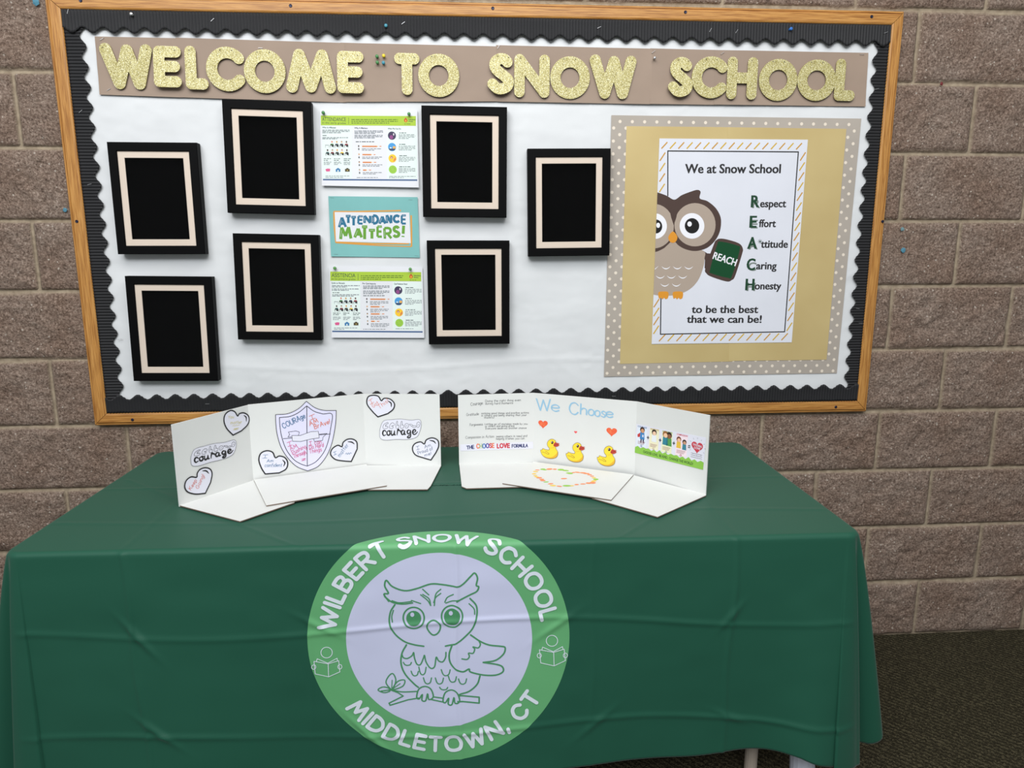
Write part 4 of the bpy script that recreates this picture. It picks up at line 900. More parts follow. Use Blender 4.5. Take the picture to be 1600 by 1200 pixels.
# top: rings shrinking to the middle line
vs = []; top_d = np.concatenate([np.linspace(HY-.003, .06, 56), np.linspace(.052, RE*0+.0, 14)])
nper = 2*NF+2*NS+4*NK
hx0, hy0 = HX-RE, HY-RE
for dd in top_d:
    P, shh = plan(hx0-dd, hy0-dd if hy0-dd > .002 else .002, max(RC-RE-dd*.4, .0008), 0)
    z = TZ+toprel(P[:, 0], P[:, 1]); vs.append(np.stack([P[:, 0], P[:, 1], z], 1))
vv_ = np.concatenate([RE*np.linspace(.12, PI/2, 7), np.linspace(.024, DROP, 112)])
kinds = np.array([k for k, t in shh]); ts = np.array([t for k, t in shh])
isF = kinds == 'F'; isC = np.isin(kinds, ['CR', 'CL'])
def droplen():
    L = np.full(nper, DROP); x = -hx0+RC-RE+ts*2*(hx0-RC+RE)
    L[isF] = DROP+(-.019*np.exp(-((x-.72)/.11)**2)+.016*np.clip((x-.80)/.08, 0, 1)+.008*np.sin(x*6+1)*np.clip((.7-x)/.3, 0, 1))[isF]
    e = np.where(kinds == 'CR', ts, 1-ts); L[isC] = (DROP+.016+.02*np.sin(PI*np.clip(e/.5, 0, 1))-.085*np.clip((e-.56)/.32, 0, 1)**1.5)[isC]
    sd = np.isin(kinds, ['R', 'L', 'B', 'CBR', 'CBL']); L[sd] = DROP-.06
    rr = np.where(kinds == 'R', ts, 1-ts); k = np.isin(kinds, ['R', 'L']); L[k] = (DROP-.059+.0*rr)[k]
    return L
LN = droplen()
for v in vv_:
    f = v/DROP; dep = np.clip((v-RE)/DROP, 0, 1)
    P, _ = plan(hx0, hy0, RC-RE, float(dep)); P0, _ = plan(hx0, hy0, RC-RE, 0)
    vloc = np.where(v <= RE*PI/2, v, RE*PI/2+(v-RE*PI/2)*(LN-RE*PI/2)/(DROP-RE*PI/2))
    o, dn = prof(vloc); nx_ = np.roll(P, -1, 0)-np.roll(P, 1, 0); N = np.stack([nx_[:, 1], -nx_[:, 0]], 1); N /= np.linalg.norm(N, axis=1)[:, None]+1e-9
    N0 = np.roll(P0, -1, 0)-np.roll(P0, 1, 0); N0 = np.stack([N0[:, 1], -N0[:, 0]], 1); N0 /= np.linalg.norm(N0, axis=1)[:, None]
    base = P+N0*o[:, None]; rel = np.zeros(nper)
    x = P[:, 0]; rel[isF] = (creases(x, vloc)+wave(x, vloc))[isF]*min(1, v/.012)
    # the front swing fades into the corner folds
    rel[kinds == 'CR'] = (creases(np.full(nper, hx0-RC+RE), vloc)+wave(np.full(nper, hx0-RC+RE), vloc))[kinds == 'CR']*np.clip(1-ts[kinds == 'CR']*5, 0, 1)*min(1, v/.012)
    rel[kinds == 'CL'] = (creases(np.full(nper, -hx0+RC-RE), vloc)+wave(np.full(nper, -hx0+RC-RE), vloc))[kinds == 'CL']*np.clip(1-(1-ts[kinds == 'CL'])*5, 0, 1)*min(1, v/.012)
    base = base+N0*rel[:, None]
    bk = kinds == 'B'; vs.append(np.stack([base[:, 0], base[:, 1], TZ-dn], 1))
V = np.concatenate(vs); nr = len(vs); idx = np.arange(nr*nper).reshape(nr, nper); nxt = np.roll(idx, -1, 1)
F = np.stack([idx[:-1], idx[1:], nxt[1:], nxt[:-1]], -1).reshape(-1, 4)
V3 = np.stack([TC[0]+ct*V[:, 0]-st_*V[:, 1], TC[1]+st_*V[:, 0]+ct*V[:, 1], V[:, 2]], 1); V3[:, 1] = np.minimum(V3[:, 1], -.0105)
cloth = fast_mesh('tablecloth', V3, F, [MCLOTH], T3(0, 0, TZ)); tag(cloth, 'dark green polyester tablecloth with a round owl logo draped over the table', 'tablecloth')
md = cloth.modifiers.new('cloth_thickness', 'SOLIDIFY'); md.thickness = .0012; md.offset = -1
cloth['_o'] = tuple(T3(0, 0, TZ))

# ---------------------------------------------------------------- printed logo, lying in the cloth
class ClothSurf:
    dense = .0022
    def at(s, u, v, h=0.): return front_pts(np.array([u]), np.array([-v]), h)[0]
    def many(s, p, h): return list(front_pts(p[:, 0], -p[:, 1], h))
    def px(s, x, y):
        """photo point -> cloth position (u along, v up from the table edge)"""
        O = np.array(T3(0, -HY-.012, 0)); U = np.array((ct, st_, 0)); d = ray(x, y); N = np.array((st_, -ct, 0)); t = ((O-CAM)@N)/(d@N); p = CAM+d*t-O
        u, z = p@U, p[2]
        return (u, z-TZ-(PI/2-1)*RE)
CS = ClothSurf(); K = crop(470, 820, 430/1358); XC = lambda x, y: np.array(CS.px(*K(x, y)))
lf, rg, bt = XC(28, 575), XC(1327, 575), XC(715, 1172)
RO = (rg[0]-lf[0])/2; cu = (lf[0]+rg[0])/2; cv = bt[1]+RO+.013
i1, i2 = XC(221, 575), XC(1143, 575); RI = (i2[0]-i1[0])/2
print('LOGO', RO, RI, cu, cv, XC(680, 150), XC(700, 1010))
LG = col('logo_leaf_green', 98, 166, 112, .5); LV = col('logo_lavender', 196, 200, 226, .5); LL = col('logo_line_green', 74, 140, 96, .5); LW = col('logo_white', 214, 222, 232, .5)
def disc(mb, r0, r1, m_, h, nr=26, na=200):
    vs = []; fs = []
    for i in range(nr+1):
        r = r0+(r1-r0)*i/nr
        for k in range(na): a = 2*PI*k/na; vs.append((cu+r*math.cos(a), cv+r*math.sin(a)))
    for i in range(nr):
        for k in range(na): l = (k+1) % na; fs.append((i*na+k, (i+1)*na+k, (i+1)*na+l, i*na+l))
    mb.add(vs, fs, m_, h)
mb = MB(CS); disc(mb, RI-.002, RO, LG, .0007, 40, 420); lr = mb.build('logo_ring', parent=cloth, smooth=True)
mb = MB(CS); disc(mb, .0005, RI, LV, .0010, 90, 360); ld = mb.build('logo_disc', parent=cloth, smooth=True)
mb = MB(CS)
def arc_text(txt, a0, a1, r, hgt, w, inward):
    """capitals centred on radius r from angle a0 to a1 (radians)"""
    lay, tot = line_layout(txt, 2.6, 4.2)
    for x, gw, st in lay:
        for P, cl in st:
            Q = []
            for p in P:
                f = (x+p[0])/tot; a = a0+(a1-a0)*f; rr = r+(p[1]/10-.5)*hgt*(1 if not inward else -1); Q.append((cu+rr*math.cos(a), cv+rr*math.sin(a)))
            mb.stroke(Q, w, LW, .0019, cl)
ang = lambda x, y: math.atan2(XC(x, y)[1]-cv, XC(x, y)[0]-cu)
arc_text('WILBERT SNOW SCHOOL', ang(140, 520), ang(1212, 472), (RO+RI)/2+.001, .034, .0082, False)
mb.build('logo_lettering', parent=cloth); mb = MB(CS)
arc_text('MIDDLETOWN, CT', ang(240, 905)+2*PI if ang(240, 905) < 0 else ang(240, 905), ang(1150, 830)+2*PI, (RO+RI)/2, .034, .0082, True)
mb.build('logo_lettering', parent=cloth)
mb = MB(CS); SL_ = lambda pts, w=.0032, m_=None, cl=False, sm=True: mb.stroke(catmull([XC(*p) for p in pts], cl, 5) if sm else [XC(*p) for p in pts], w, m_ or LL, .0016, cl)
def dpoly(e, m_, h):
    """filled outline made of rings, so that it follows the creases"""
    e = [np.array(p) for p in e]; c = sum(e)/len(e); n = len(e); vs = []; fs = []
    for i in range(9): vs += [c+(p-c)*(.02+.98*i/8) for p in e]
    for i in range(8):
        for k in range(n): l = (k+1) % n; fs.append((i*n+k, i*n+l, (i+1)*n+l, (i+1)*n+k))
    mb.add(vs, fs, m_, h)
# reading children
def reader(x, y):
    q = lambda pts: [(x+a, y+b) for a, b in pts]
    SL_(q([(28*math.cos(a), -50+26*math.sin(a)) for a in np.linspace(0, 2*PI, 17)[:-1]]), .0016, LW, True)
    SL_(q([(8, 5), (60, -10), (66, 45), (10, 70), (-56, 55), (-62, -8), (8, 5)]), .0016, LW, False, False); SL_(q([(8, 5), (10, 70)]), .0016, LW, False, False)
    SL_(q([(-50, -8), (-46, -20), (6, 2), (52, -22), (54, -10)]), .0016, LW, False, False)
    for sx_ in (-63, 66): SL_(q([(sx_+10*math.cos(a), 20+11*math.sin(a)) for a in np.linspace(0, 2*PI, 11)[:-1]]), .0016, LW, True)
reader(124, 690); mb.build('logo_reader', parent=cloth); mb = MB(CS); reader(1240, 626); mb.build('logo_reader', parent=cloth)
mb = MB(CS)
SL_([(432, 385), (408, 350), (430, 345), (412, 310), (420, 282), (450, 312), (510, 332), (570, 322), (640, 300), (700, 303), (770, 312), (800, 300), (838, 262), (858, 246), (872, 270), (866, 305), (878, 312), (868, 335), (835, 352), (770, 385)], .0036)
SL_([(412, 362), (450, 390), (500, 398), (550, 392)], .0034); SL_([(448, 382), (485, 392), (545, 385)], .0026); SL_([(545, 380), (590, 395)], .0026)
SL_([(462, 402), (440, 440), (436, 495), (462, 545), (510, 582), (560, 597), (606, 603)], .0036); SL_([(835, 370), (866, 405), (868, 455), (850, 510), (815, 550), (770, 585), (714, 600)], .0036); SL_([(455, 430), (447, 460), (450, 488)], .0026); SL_([(830, 395), (855, 420), (858, 446)], .0026)
for (x, y, r, pr, hx_, hy_) in ((556, 466, 52, 37, 549, 450), (746, 456, 52, 40, 740, 441)):
    SL_([(x+r*math.cos(a), y+r*math.sin(a)) for a in np.linspace(0, 2*PI, 25)[:-1]], .0034, None, True); e = [XC(x+pr*math.cos(a), y+2+pr*math.sin(a)) for a in np.linspace(0, 2*PI, 25)[:-1]]; dpoly(e, LL, .0017); dpoly([XC(hx_+10*math.cos(a), hy_+11*math.sin(a)) for a in np.linspace(0, 2*PI, 15)[:-1]], LV, .0021)
SL_([(628, 490), (655, 476), (684, 492), (688, 515), (676, 538), (655, 548), (636, 536), (622, 512)], .0034, None, True)
for p in ([(600, 325), (630, 352)], [(690, 325), (665, 350), (658, 405)], [(590, 352), (625, 380), (640, 405)], [(640, 405), (632, 372), (600, 350)], [(752, 350), (722, 365), (710, 388)], [(780, 378), (745, 382), (715, 392)], [(655, 390), (665, 365), (690, 345)]): SL_(p, .0026)
SL_([(520, 598), (498, 640), (494, 690), (515, 740), (560, 785), (580, 800)], .0036); SL_([(884, 740), (870, 780), (830, 815), (782, 830)], .0036)
SL_([(498, 645), (505, 660), (525, 664), (548, 650), (556, 635), (560, 660), (572, 690), (590, 692), (605, 660), (610, 648), (618, 680), (640, 708), (660, 700), (668, 655), (680, 672), (700, 676), (714, 655), (716, 630)], .0030)
for (x, y, w_, h_) in ((525, 690, 20, 12), (562, 735, 18, 18), (600, 722, 18, 30), (625, 768, 20, 24), (715, 728, 22, 24), (684, 768, 20, 24), (748, 758, 20, 24), (798, 768, 20, 22), (705, 804, 20, 10)): SL_([(x-w_, y-h_*.6), (x-w_*.6, y+h_*.3), (x, y+h_*.6), (x+w_*.7, y+h_*.3), (x+w_, y-h_*.6)], .0026)
SL_([(745, 598), (732, 640), (738, 680), (765, 710), (800, 722), (830, 708), (838, 722), (900, 735), (960, 735), (996, 720), (996, 698), (970, 685), (900, 675)], .0036); SL_([(900, 675), (960, 665), (1000, 635), (1008, 605), (985, 598), (930, 592), (885, 575), (838, 545)], .0036); SL_([(795, 660), (820, 662), (832, 648), (828, 632), (850, 632), (858, 612), (850, 602), (875, 606), (886, 590), (880, 575)], .0030)
SL_([(395, 825), (445, 818), (500, 825), (575, 820)], .0030); SL_([(445, 818), (480, 830), (505, 845), (435, 882), (440, 892), (530, 862), (582, 852)], .0030, None, False, False); SL_([(655, 845), (700, 850)], .003); SL_([(645, 858), (700, 868)], .003); SL_([(780, 835), (880, 842), (880, 870), (775, 862)], .0034, None, False, False)
for (x, y) in ((612, 830), (742, 845)): SL_([(x-40, y+18), (x-30, y-20), (x, y-35), (x+30, y-22), (x+42, y+15), (x+20, y+28), (x+14, y), (x+4, y+34), (x-14, y+32), (x-12, y+4), (x-28, y+26)], .0032, None, True)
SL_([(448, 815), (420, 785), (430, 755), (452, 738), (468, 765), (462, 795)], .0028, None, True); SL_([(452, 812), (478, 775), (512, 768), (505, 795), (470, 812)], .0028, None, True); SL_([(440, 822), (410, 832), (380, 820), (402, 805), (430, 808)], .0028, None, True); SL_([(448, 808), (450, 770)], .002); SL_([(455, 810), (490, 785)], .002)
mb.build('logo_owl', parent=cloth)
for o in cloth.children: o.location = (0, 0, 0)
# ================================================================ the two white display boards standing on the table
class Panel(Plane):
    """upright board face standing on the line between two photo points on the table"""
    def __init__(s, a, b, z):
        tp = table_plane(z); p, q = tp.px(*a), tp.px(*b); Plane.__init__(s, (p[0], p[1], z), (q[0]-p[0], q[1]-p[1], 0), (0, 0, 1)); s.w = math.hypot(q[0]-p[0], q[1]-p[1])
BOARD = paper('white_display_board', (219, 220, 218), .6, .008); EDGE_SHADE = col('flap_edge_shade', 120, 104, 92, .8)  # dark flap edges: the thin shadow line under the card, put into the colour
TH = .0030
def tri_board(name, label, A, tops, flaps, z0):
    """A: four photo points of the bottom crease, tops: four photo points of the upper corners, flaps: photo outlines on the table"""
    tp = table_plane(z0+TH); c = tp.px(*A[1]); o = (c[0], c[1], z0); root = empty(name, o); root['_o'] = o; tag(root, label, 'display board', 'white folding display boards')
    pans = []
    for i in range(3):
        pz = z0+TH+(TH+.0004 if i == 1 else 0); pn = Panel(A[i], A[i+1], z0+TH); pn.O[2] = z0+TH; mb = MB(pn); t0, t1 = pn.px(*tops[i]), pn.px(*tops[i+1])
        mb.slab([(-.0002, -TH), (pn.w+.0002, -TH), (pn.w+.0002, t1[1]), (-.0002, t0[1])], BOARD, TH, 0, None, BOARD); p_ = mb.build('panel', parent=root); pans.append(pn)
        zf = z0+TH+(TH+.0006 if i == 1 else 0); fp = table_plane(zf); mb = MB(fp); mb.slab([fp.px(*p) for p in flaps[i]], BOARD, TH-.0004, 0, None, EDGE_SHADE); f_ = mb.build('base_flap', parent=root); f_.parent = p_
    return root, pans
KL = crop(260, 600, 440/1600); KR = crop(700, 600, 430/1600)
LA = [(280.5, 790), (396, 750.5), (572, 726.5), (689, 727.5)]; LTp = [(275.5, 662), (392, 632), (566, 615.5), (686.5, 616)]
LFl = [[(280.5, 789.5), (375, 814.5), (460, 785), (470, 745), (396, 750)], [(396.5, 749.5), (416, 789.8), (604.5, 758.5), (572, 725)], [(562, 727), (575, 765), (668, 764.5), (673, 759), (689.5, 727)]]
bl, PL = tri_board('display_board', 'white folding display board with COURAGE shield and hearts, on the table’s left', LA, LTp, LFl, TZ+.0026)
RA = [(717.5, 725), (834, 722), (991.5, 741), (1102.5, 772.5)]; RTp = [(716.8, 617.5), (833, 614), (994.5, 627.5), (1109, 649)]
RFl = [[(717.5, 724.5), (721.5, 760), (729, 763), (830, 760), (840, 722)], [(833.5, 721.5), (785, 755), (955, 781), (990, 741.5)], [(985, 741), (925, 778), (1027.5, 807.5), (1103, 774), (1102.5, 772)]]
br, PR = tri_board('display_board', 'white folding display board with We Choose and three yellow ducks, on the table’s right', RA, RTp, RFl, TZ+.0026)

CUT = paper('cutout_paper', (224, 224, 236), .5, .01)
def heart_pts(n=40):
    out = []
    for k in range(n):
        t = 2*PI*k/n; out.append((16*math.sin(t)**3/17, (13*math.cos(t)-5*math.cos(2*t)-2*math.cos(3*t)-math.cos(4*t))/17))
    return out
def heart(pn, K, outline, gloss, words, m_, label, root, lw=.0034):
    mb = MB(pn); P = catmull([pn.px(*K(*p)) for p in outline[:-1]], False, 6)
    tip = pn.px(*K(*outline[-1])); Q = [tuple(p) for p in P]+[tip] if outline[-1] else P
    mb.slab(Q, CUT, .0004, .0010); mb.stroke(Q+[Q[0]], lw, INK, .0012)
    mb.stroke(catmull([pn.px(*K(*p)) for p in gloss], False, 5), lw, INK, .0012, taper=lambda t: .5+.6*math.sin(PI*t))
    o = mb.build('heart_cutout', parent=root); o['label'] = label
    mb = MB(pn)
    for txt, a, b, cap in words:
        p0, p1 = pn.px(*K(*a)), pn.px(*K(*b)); mb.hand(txt, p0, p1, cap*np.linalg.norm(np.array(pn.px(*K(500, 400)))-pn.px(*K(500, 300)))/100, m_, .0010, .0013, .08, .5)
    w = mb.build('handwriting', parent=root); w.parent = o
YLI = col('yellow_marker', 206, 196, 130); REDI = col('red_marker', 210, 92, 70); BLI = col('blue_marker', 60, 110, 150); PKI = col('pink_marker', 210, 80, 130); ORI = col('orange_marker', 220, 110, 70); SLI = col('slate_marker', 74, 92, 120)
k1 = crop(270, 610, 220/1257); k2 = crop(480, 605, 220/1553)
heart(PL[0], k1, [(535, 398), (480, 340), (455, 275), (465, 215), (510, 180), (550, 190), (576, 228), (592, 208), (630, 200), (668, 222), (680, 262), (662, 310), (610, 360), (535, 398)], [(632, 222), (652, 240), (654, 275)], [('You', (492, 252), (540, 246), 26), ('matter', (512, 300), (612, 296), 30), ('~', (530, 318), (592, 312), 10), ('z', (535, 354), (580, 348), 20)], YLI, 'paper heart reading You matter', bl)
heart(PL[0], k1, [(288, 918), (200, 925), (130, 905), (104, 860), (118, 805), (160, 772), (210, 775), (216, 740), (240, 706), (285, 690), (330, 702), (348, 745), (335, 820), (288, 918)], [(262, 718), (295, 718), (318, 740)], [('Keep', (160, 890), (212, 805), 34), ('Going!', (225, 880), (280, 760), 34)], REDI, 'paper heart reading Keep Going!', bl)
heart(PL[1], k1, [(824, 745), (790, 690), (768, 620), (785, 562), (838, 538), (890, 552), (915, 600), (950, 585), (1000, 600), (1025, 645), (1010, 700), (950, 735), (824, 745)], [(980, 620), (1000, 645), (990, 675)], [('1', (800, 605), (840, 603), 28), ('Am', (838, 640), (895, 638), 26), ('confident', (820, 682), (972, 680), 32)], BLI, 'paper heart reading I Am Confident', bl)
heart(PL[1], k2, [(485, 818), (400, 812), (310, 795), (258, 740), (275, 680), (335, 640), (382, 655), (395, 610), (440, 575), (500, 572), (545, 605), (550, 680), (485, 818)], [(448, 600), (490, 605), (518, 625)], [('1', (290, 752), (325, 735), 30), ('matter', (360, 770), (455, 640), 44), ('~', (420, 740), (485, 735), 60)], BLI, 'paper heart reading I Matter', bl)
heart(PL[2], k2, [(780, 326), (720, 265), (662, 185), (670, 110), (725, 88), (785, 100), (818, 148), (850, 122), (915, 130), (962, 180), (950, 240), (890, 290), (780, 326)], [(890, 150), (925, 175), (928, 215)], [('1', (692, 190), (735, 160), 40), ('Got', (730, 225), (790, 180), 40), ('This!', (800, 240), (900, 160), 42)], ORI, 'paper heart reading I Got This!', bl)
heart(PL[2], k2, [(1365, 802), (1290, 780), (1195, 745), (1162, 680), (1185, 625), (1250, 602), (1292, 625), (1315, 580), (1380, 558), (1440, 585), (1450, 650), (1420, 720), (1365, 802)], [(1350, 585), (1395, 595), (1418, 620)], [('1', (1205, 690), (1240, 680), 36), ('Am', (1298, 672), (1365, 650), 34), ('Proud of', (1225, 740), (1390, 690), 36), ('me!', (1300, 765), (1370, 738), 32)], SLI, 'paper heart reading I Am Proud of me!', bl)
# the courage stickers with a row of signing hands
def courage(pn, corners, label):
    """corners: photo corners of the sticker, clockwise from top left"""
    c = [np.array(pn.px(*p)) for p in corners]; mb = MB(pn)
    L = lambda u, v: tuple((c[3]*(1-u)+c[2]*u)*(1-v)+(c[0]*(1-u)+c[1]*u)*v); s_ = np.linalg.norm(c[1]-c[0])
    rim = catmull([L(*p) for p in ((.02, .1), (.0, .35), (.02, .62), (.1, .92), (.3, .97), (.5, .99), (.75, .93), (.95, .95), (1, .7), (.97, .35), (.9, .1), (.7, .0), (.4, .02), (.15, .0))], True, 6)
    mb.slab([tuple(p) for p in rim], CUT, .0004, .0010); mb.stroke([tuple(p) for p in rim], .0010, GREYINK, .0012, True)
    o = mb.build('courage_sticker', parent=bl); o['label'] = label
    mb = MB(pn)
    let = [[(.155, .33), (.13, .40), (.09, .38), (.075, .26), (.10, .16), (.15, .20)], [(.21, .38), (.18, .33), (.185, .21), (.22, .17), (.25, .23), (.245, .34), (.21, .38), (.27, .37)], [(.29, .39), (.285, .22), (.31, .17), (.35, .24), (.36, .38), (.36, .2), (.39, .18)], [(.425, .17), (.43, .30), (.44, .41), (.455, .44), (.468, .39), (.50, .37), (.50, .30)],
           [(.60, .36), (.56, .40), (.53, .32), (.54, .20), (.58, .20), (.605, .36), (.605, .2), (.64, .19)], [(.74, .37), (.70, .40), (.67, .32), (.69, .22), (.73, .24), (.75, .38), (.755, .1), (.72, .02), (.68, .06), (.76, .2)], [(.80, .26), (.87, .32), (.86, .40), (.82, .39), (.80, .28), (.83, .18), (.88, .2), (.92, .3)]]
    for l in let: mb.stroke(catmull([L(u, v+.06) for u, v in l], False, 6), s_*.030, INK, .0014, taper=lambda t: .55+.6*math.sin(PI*t))
    t_ = mb.build('courage_lettering', parent=bl); t_.parent = o
    mb = MB(pn)
    hands = [[(.08, .58), (.10, .74), (.18, .84), (.21, .80), (.15, .74), (.14, .66), (.19, .66), (.20, .60), (.15, .55)], [(.24, .58), (.25, .72), (.30, .82), (.35, .78), (.35, .70), (.30, .66), (.33, .60), (.29, .54)], [(.40, .56), (.39, .70), (.41, .88), (.43, .88), (.43, .72), (.46, .70), (.46, .58), (.43, .53)], [(.51, .56), (.50, .70), (.52, .88), (.54, .86), (.55, .72), (.58, .68), (.57, .56)],
             [(.62, .58), (.61, .72), (.65, .78), (.70, .72), (.69, .60), (.65, .55)], [(.72, .74), (.78, .72), (.80, .66), (.86, .66), (.88, .60), (.82, .57), (.78, .62), (.73, .70)], [(.90, .60), (.89, .76), (.93, .84), (.97, .78), (.96, .64), (.93, .57)]]
    for h_ in hands:
        mb.stroke(catmull([L(*p) for p in h_], True, 5), .0008, INK, .0014, True)
        cx = sum(p[0] for p in h_)/len(h_); cy = sum(p[1] for p in h_)/len(h_); mb.stroke([L(cx-.02, cy-.03), L(cx, cy+.03), L(cx+.018, cy-.02)], .0006, GREYINK, .0014)
    h_ = mb.build('signing_hands', parent=bl); h_.parent = o
q = lambda *p: [k1(*a) for a in p]
courage(PL[0], q((148, 520), (565, 430), (565, 580), (165, 690)), 'courage sticker with signing hands, on the left panel')
q = lambda *p: [k2(*a) for a in p]
courage(PL[2], q((800, 352), (1262, 345), (1250, 570), (800, 585)), 'courage sticker with signing hands, on the right panel')
# shield
pn = PL[1]; KS = crop(260, 600, 440/1600); X = lambda x, y: pn.px(*KS(x, y)); mb = MB(pn)
OUT = [(795, 98), (750, 140), (690, 168), (620, 174), (622, 230), (630, 290), (652, 360), (690, 420), (740, 468), (802, 493), (860, 468), (905, 415), (935, 350), (952, 280), (962, 210), (964, 150), (900, 150), (845, 135)]
INN = [(797, 124), (750, 162), (700, 184), (642, 190), (645, 240), (655, 300), (680, 370), (720, 425), (760, 452), (800, 466), (850, 440), (895, 385), (920, 320), (933, 250), (941, 172), (890, 170), (840, 155)]
SHD = paper('shield_paper', (222, 220, 244), .5, .01)
def sm(pts):                                                         # curve between the three corner points
    c0 = catmull(pts[0:4], False, 5); c1 = catmull(pts[3:10], False, 5); c2 = catmull(pts[9:16], False, 5); c3 = catmull(pts[15:]+[pts[0]], False, 5); return [tuple(p) for p in c0[:-1]+c1[:-1]+c2[:-1]+c3[:-1]]
so = sm([X(*p) for p in OUT]); si = sm([X(*p) for p in INN])
mb.slab(so, SHD, .0004, .0010); mb.stroke(so+[so[0]], .0016, INK, .0012); mb.stroke(si+[si[0]], .0018, INK, .0012)
mb.stroke([X(797, 124), X(800, 466)], .0018, INK, .0012); mb.stroke([X(664, 310), X(720, 306)], .0016, INK, .0012); mb.stroke([X(870, 288), X(930, 284)], .0016, INK, .0012)
rb = [X(*p) for p in ((712, 292), (760, 292), (820, 270), (862, 268), (868, 305), (820, 312), (762, 326), (716, 324))]; mb.poly(rb, CUT, .0014); mb.stroke(rb+[rb[0]], .0010, INK, .0016)
for P in ([(712, 300), (690, 300), (700, 285), (692, 272), (735, 266), (755, 272), (750, 290)], [(865, 285), (912, 280), (890, 300), (886, 320), (840, 326), (836, 312)]): mb.stroke([X(*p) for p in P], .0010, INK, .0016)
so_ = mb.build('shield_cutout', parent=bl)
mb = MB(pn); kk = np.linalg.norm(np.array(X(700, 300))-X(700, 200))/100
hw = lambda s_, a, b, cap, m_, w=.0011, sl=.05: mb.hand(s_, X(*a), X(*b), cap*kk, m_, w, .0018, sl, .5)
hw('COURAge', (665, 252), (790, 190), 30, BLI, .0016)
hw('1', (815, 205), (845, 192), 24, ORI); hw('AM', (815, 238), (862, 216), 24, ORI, .0014); hw('BrAve!', (842, 254), (930, 222), 26, ORI, .0014)
hw('1', (690, 355), (715, 345), 22, PKI); hw('AM', (705, 378), (745, 358), 22, PKI); hw('Pushing', (718, 400), (795, 362), 24, PKI); hw('Through', (725, 420), (795, 395), 24, PKI); hw('z', (768, 435), (790, 430), 16, PKI)
hw('1', (812, 350), (828, 346), 22, PKI); hw('can', (842, 345), (880, 338), 26, PKI); hw('Do Hard', (812, 370), (892, 355), 22, PKI); hw('Things', (812, 394), (882, 380), 24, PKI)
w = mb.build('handwriting', parent=bl); w.parent = so_

# ---- right board
pn = PR[0]; K = crop(715, 605, 180/1271); X = lambda x, y: pn.px(*K(x, y)); mb = MB(pn); kk = np.linalg.norm(np.array(X(400, 400))-X(400, 300))/100
BKI = col('black_marker', 52, 54, 60)
for s_, a, b, cap, w_ in (('Courage:', (145, 205), (282, 188), 30, .0011), ('Doing the right thing even', (305, 163), (695, 152), 20, .0009), ('during hard moments', (305, 192), (610, 184), 20, .0009), ('Gratitude:', (98, 318), (238, 306), 26, .0009), ('noticing good things and positive actions', (262, 298), (785, 290), 18, .0009), ('in others and being sharing that your', (262, 322), (760, 316), 18, .0009), ('thankful', (292, 345), (402, 342), 16, .0009),
   ('Forgiveness:', (135, 428), (282, 420), 24, .0009), ('Letting go of mistakes made by you', (300, 416), (770, 412), 17, .0009), ('or others and giving grace', (302, 440), (625, 434), 17, .0009), ('Everyone deserves another chance', (308, 464), (758, 458), 17, .0009), ('Compassion in Action:', (88, 568), (405, 556), 26, .0009), ('seeing others in need and', (425, 553), (765, 547), 20, .0009), ('helping if/when you can.', (425, 580), (742, 574), 20, .0009)):
    if s_ != 'Courage:' and (s_.endswith(':') or was): mb.build('handwriting', parent=br); mb = MB(pn)
    was = s_.endswith(':'); mb.hand(s_, X(*a), X(*b), cap*kk*1.15, BKI, w_*.75, .0003, .08, .4)
mb.build('handwriting', parent=br)
mb = MB(pn); mb.slab([X(30, 632), X(30, 702), X(832, 675), X(830, 602)], CUT, .0004, .0008)
st0 = mb.build('formula_strip', parent=br)
mb = MB(pn); NV = col('navy_letter', 58, 64, 110); RD = col('red_letter', 200, 62, 74); OR = col('orange_letter', 226, 120, 80); PU = col('purple_letter', 90, 74, 150); LGN = col('sage_letter', 170, 186, 130); BL = col('blue_letter', 70, 120, 180)
H_ = lambda s_, a, b, cap, ms, w: mb.hand(s_, X(*a), X(*b), cap*kk, INK, w*kk, .0010, 0, .3, 2.4, 4, ms)
H_('THE', (104, 684), (182, 676), 36, [NV]*3, 9); H_('CHOOSE', (212, 674), (402, 664), 46, [OR, LGN, BL, PU, RD, OR], 11); H_('LOVE', (438, 668), (572, 664), 44, [RD]*4, 13); H_('FORMULA', (600, 664), (772, 660), 34, [NV]*7, 8)
mb.poly([(X(487, 650)[0]+a*10*kk, X(487, 650)[1]+b*10*kk) for a, b in heart_pts(24)], CUT, .0014)
t_ = mb.build('formula_lettering', parent=br); t_.parent = st0
pn = PR[1]; K = crop(820, 605, 300/1600); X = lambda x, y: pn.px(*K(x, y)); kk = np.linalg.norm(np.array(X(400, 400))-X(400, 300))/100
mb = MB(pn); CY = col('sky_blue_crayon', 150, 192, 218, .8)
for ch, a, b, cap in (('W', (98, 190), (212, 196), 96), ('e', (220, 196), (284, 202), 90), ('C', (370, 222), (446, 228), 96), ('h', (462, 222), (512, 228), 84), ('o', (528, 232), (574, 236), 82), ('o', (582, 240), (624, 244), 80), ('s', (636, 246), (668, 250), 80), ('e', (676, 248), (732, 252), 76)):
    if ch == 'C': mb.build('crayon_word', parent=br); mb = MB(pn)
    for dx in (0, 5): mb.hand(ch, X(a[0]+dx, a[1]+dx*.6), X(b[0]+dx, b[1]+dx*.6), cap*kk, CY, .0026, .0003+dx*.00004, 0, 0)
mb.build('crayon_word', parent=br)
RH = col('red_crayon_heart', 232, 96, 62, .8); OH = col('orange_crayon_heart', 240, 132, 84, .8)
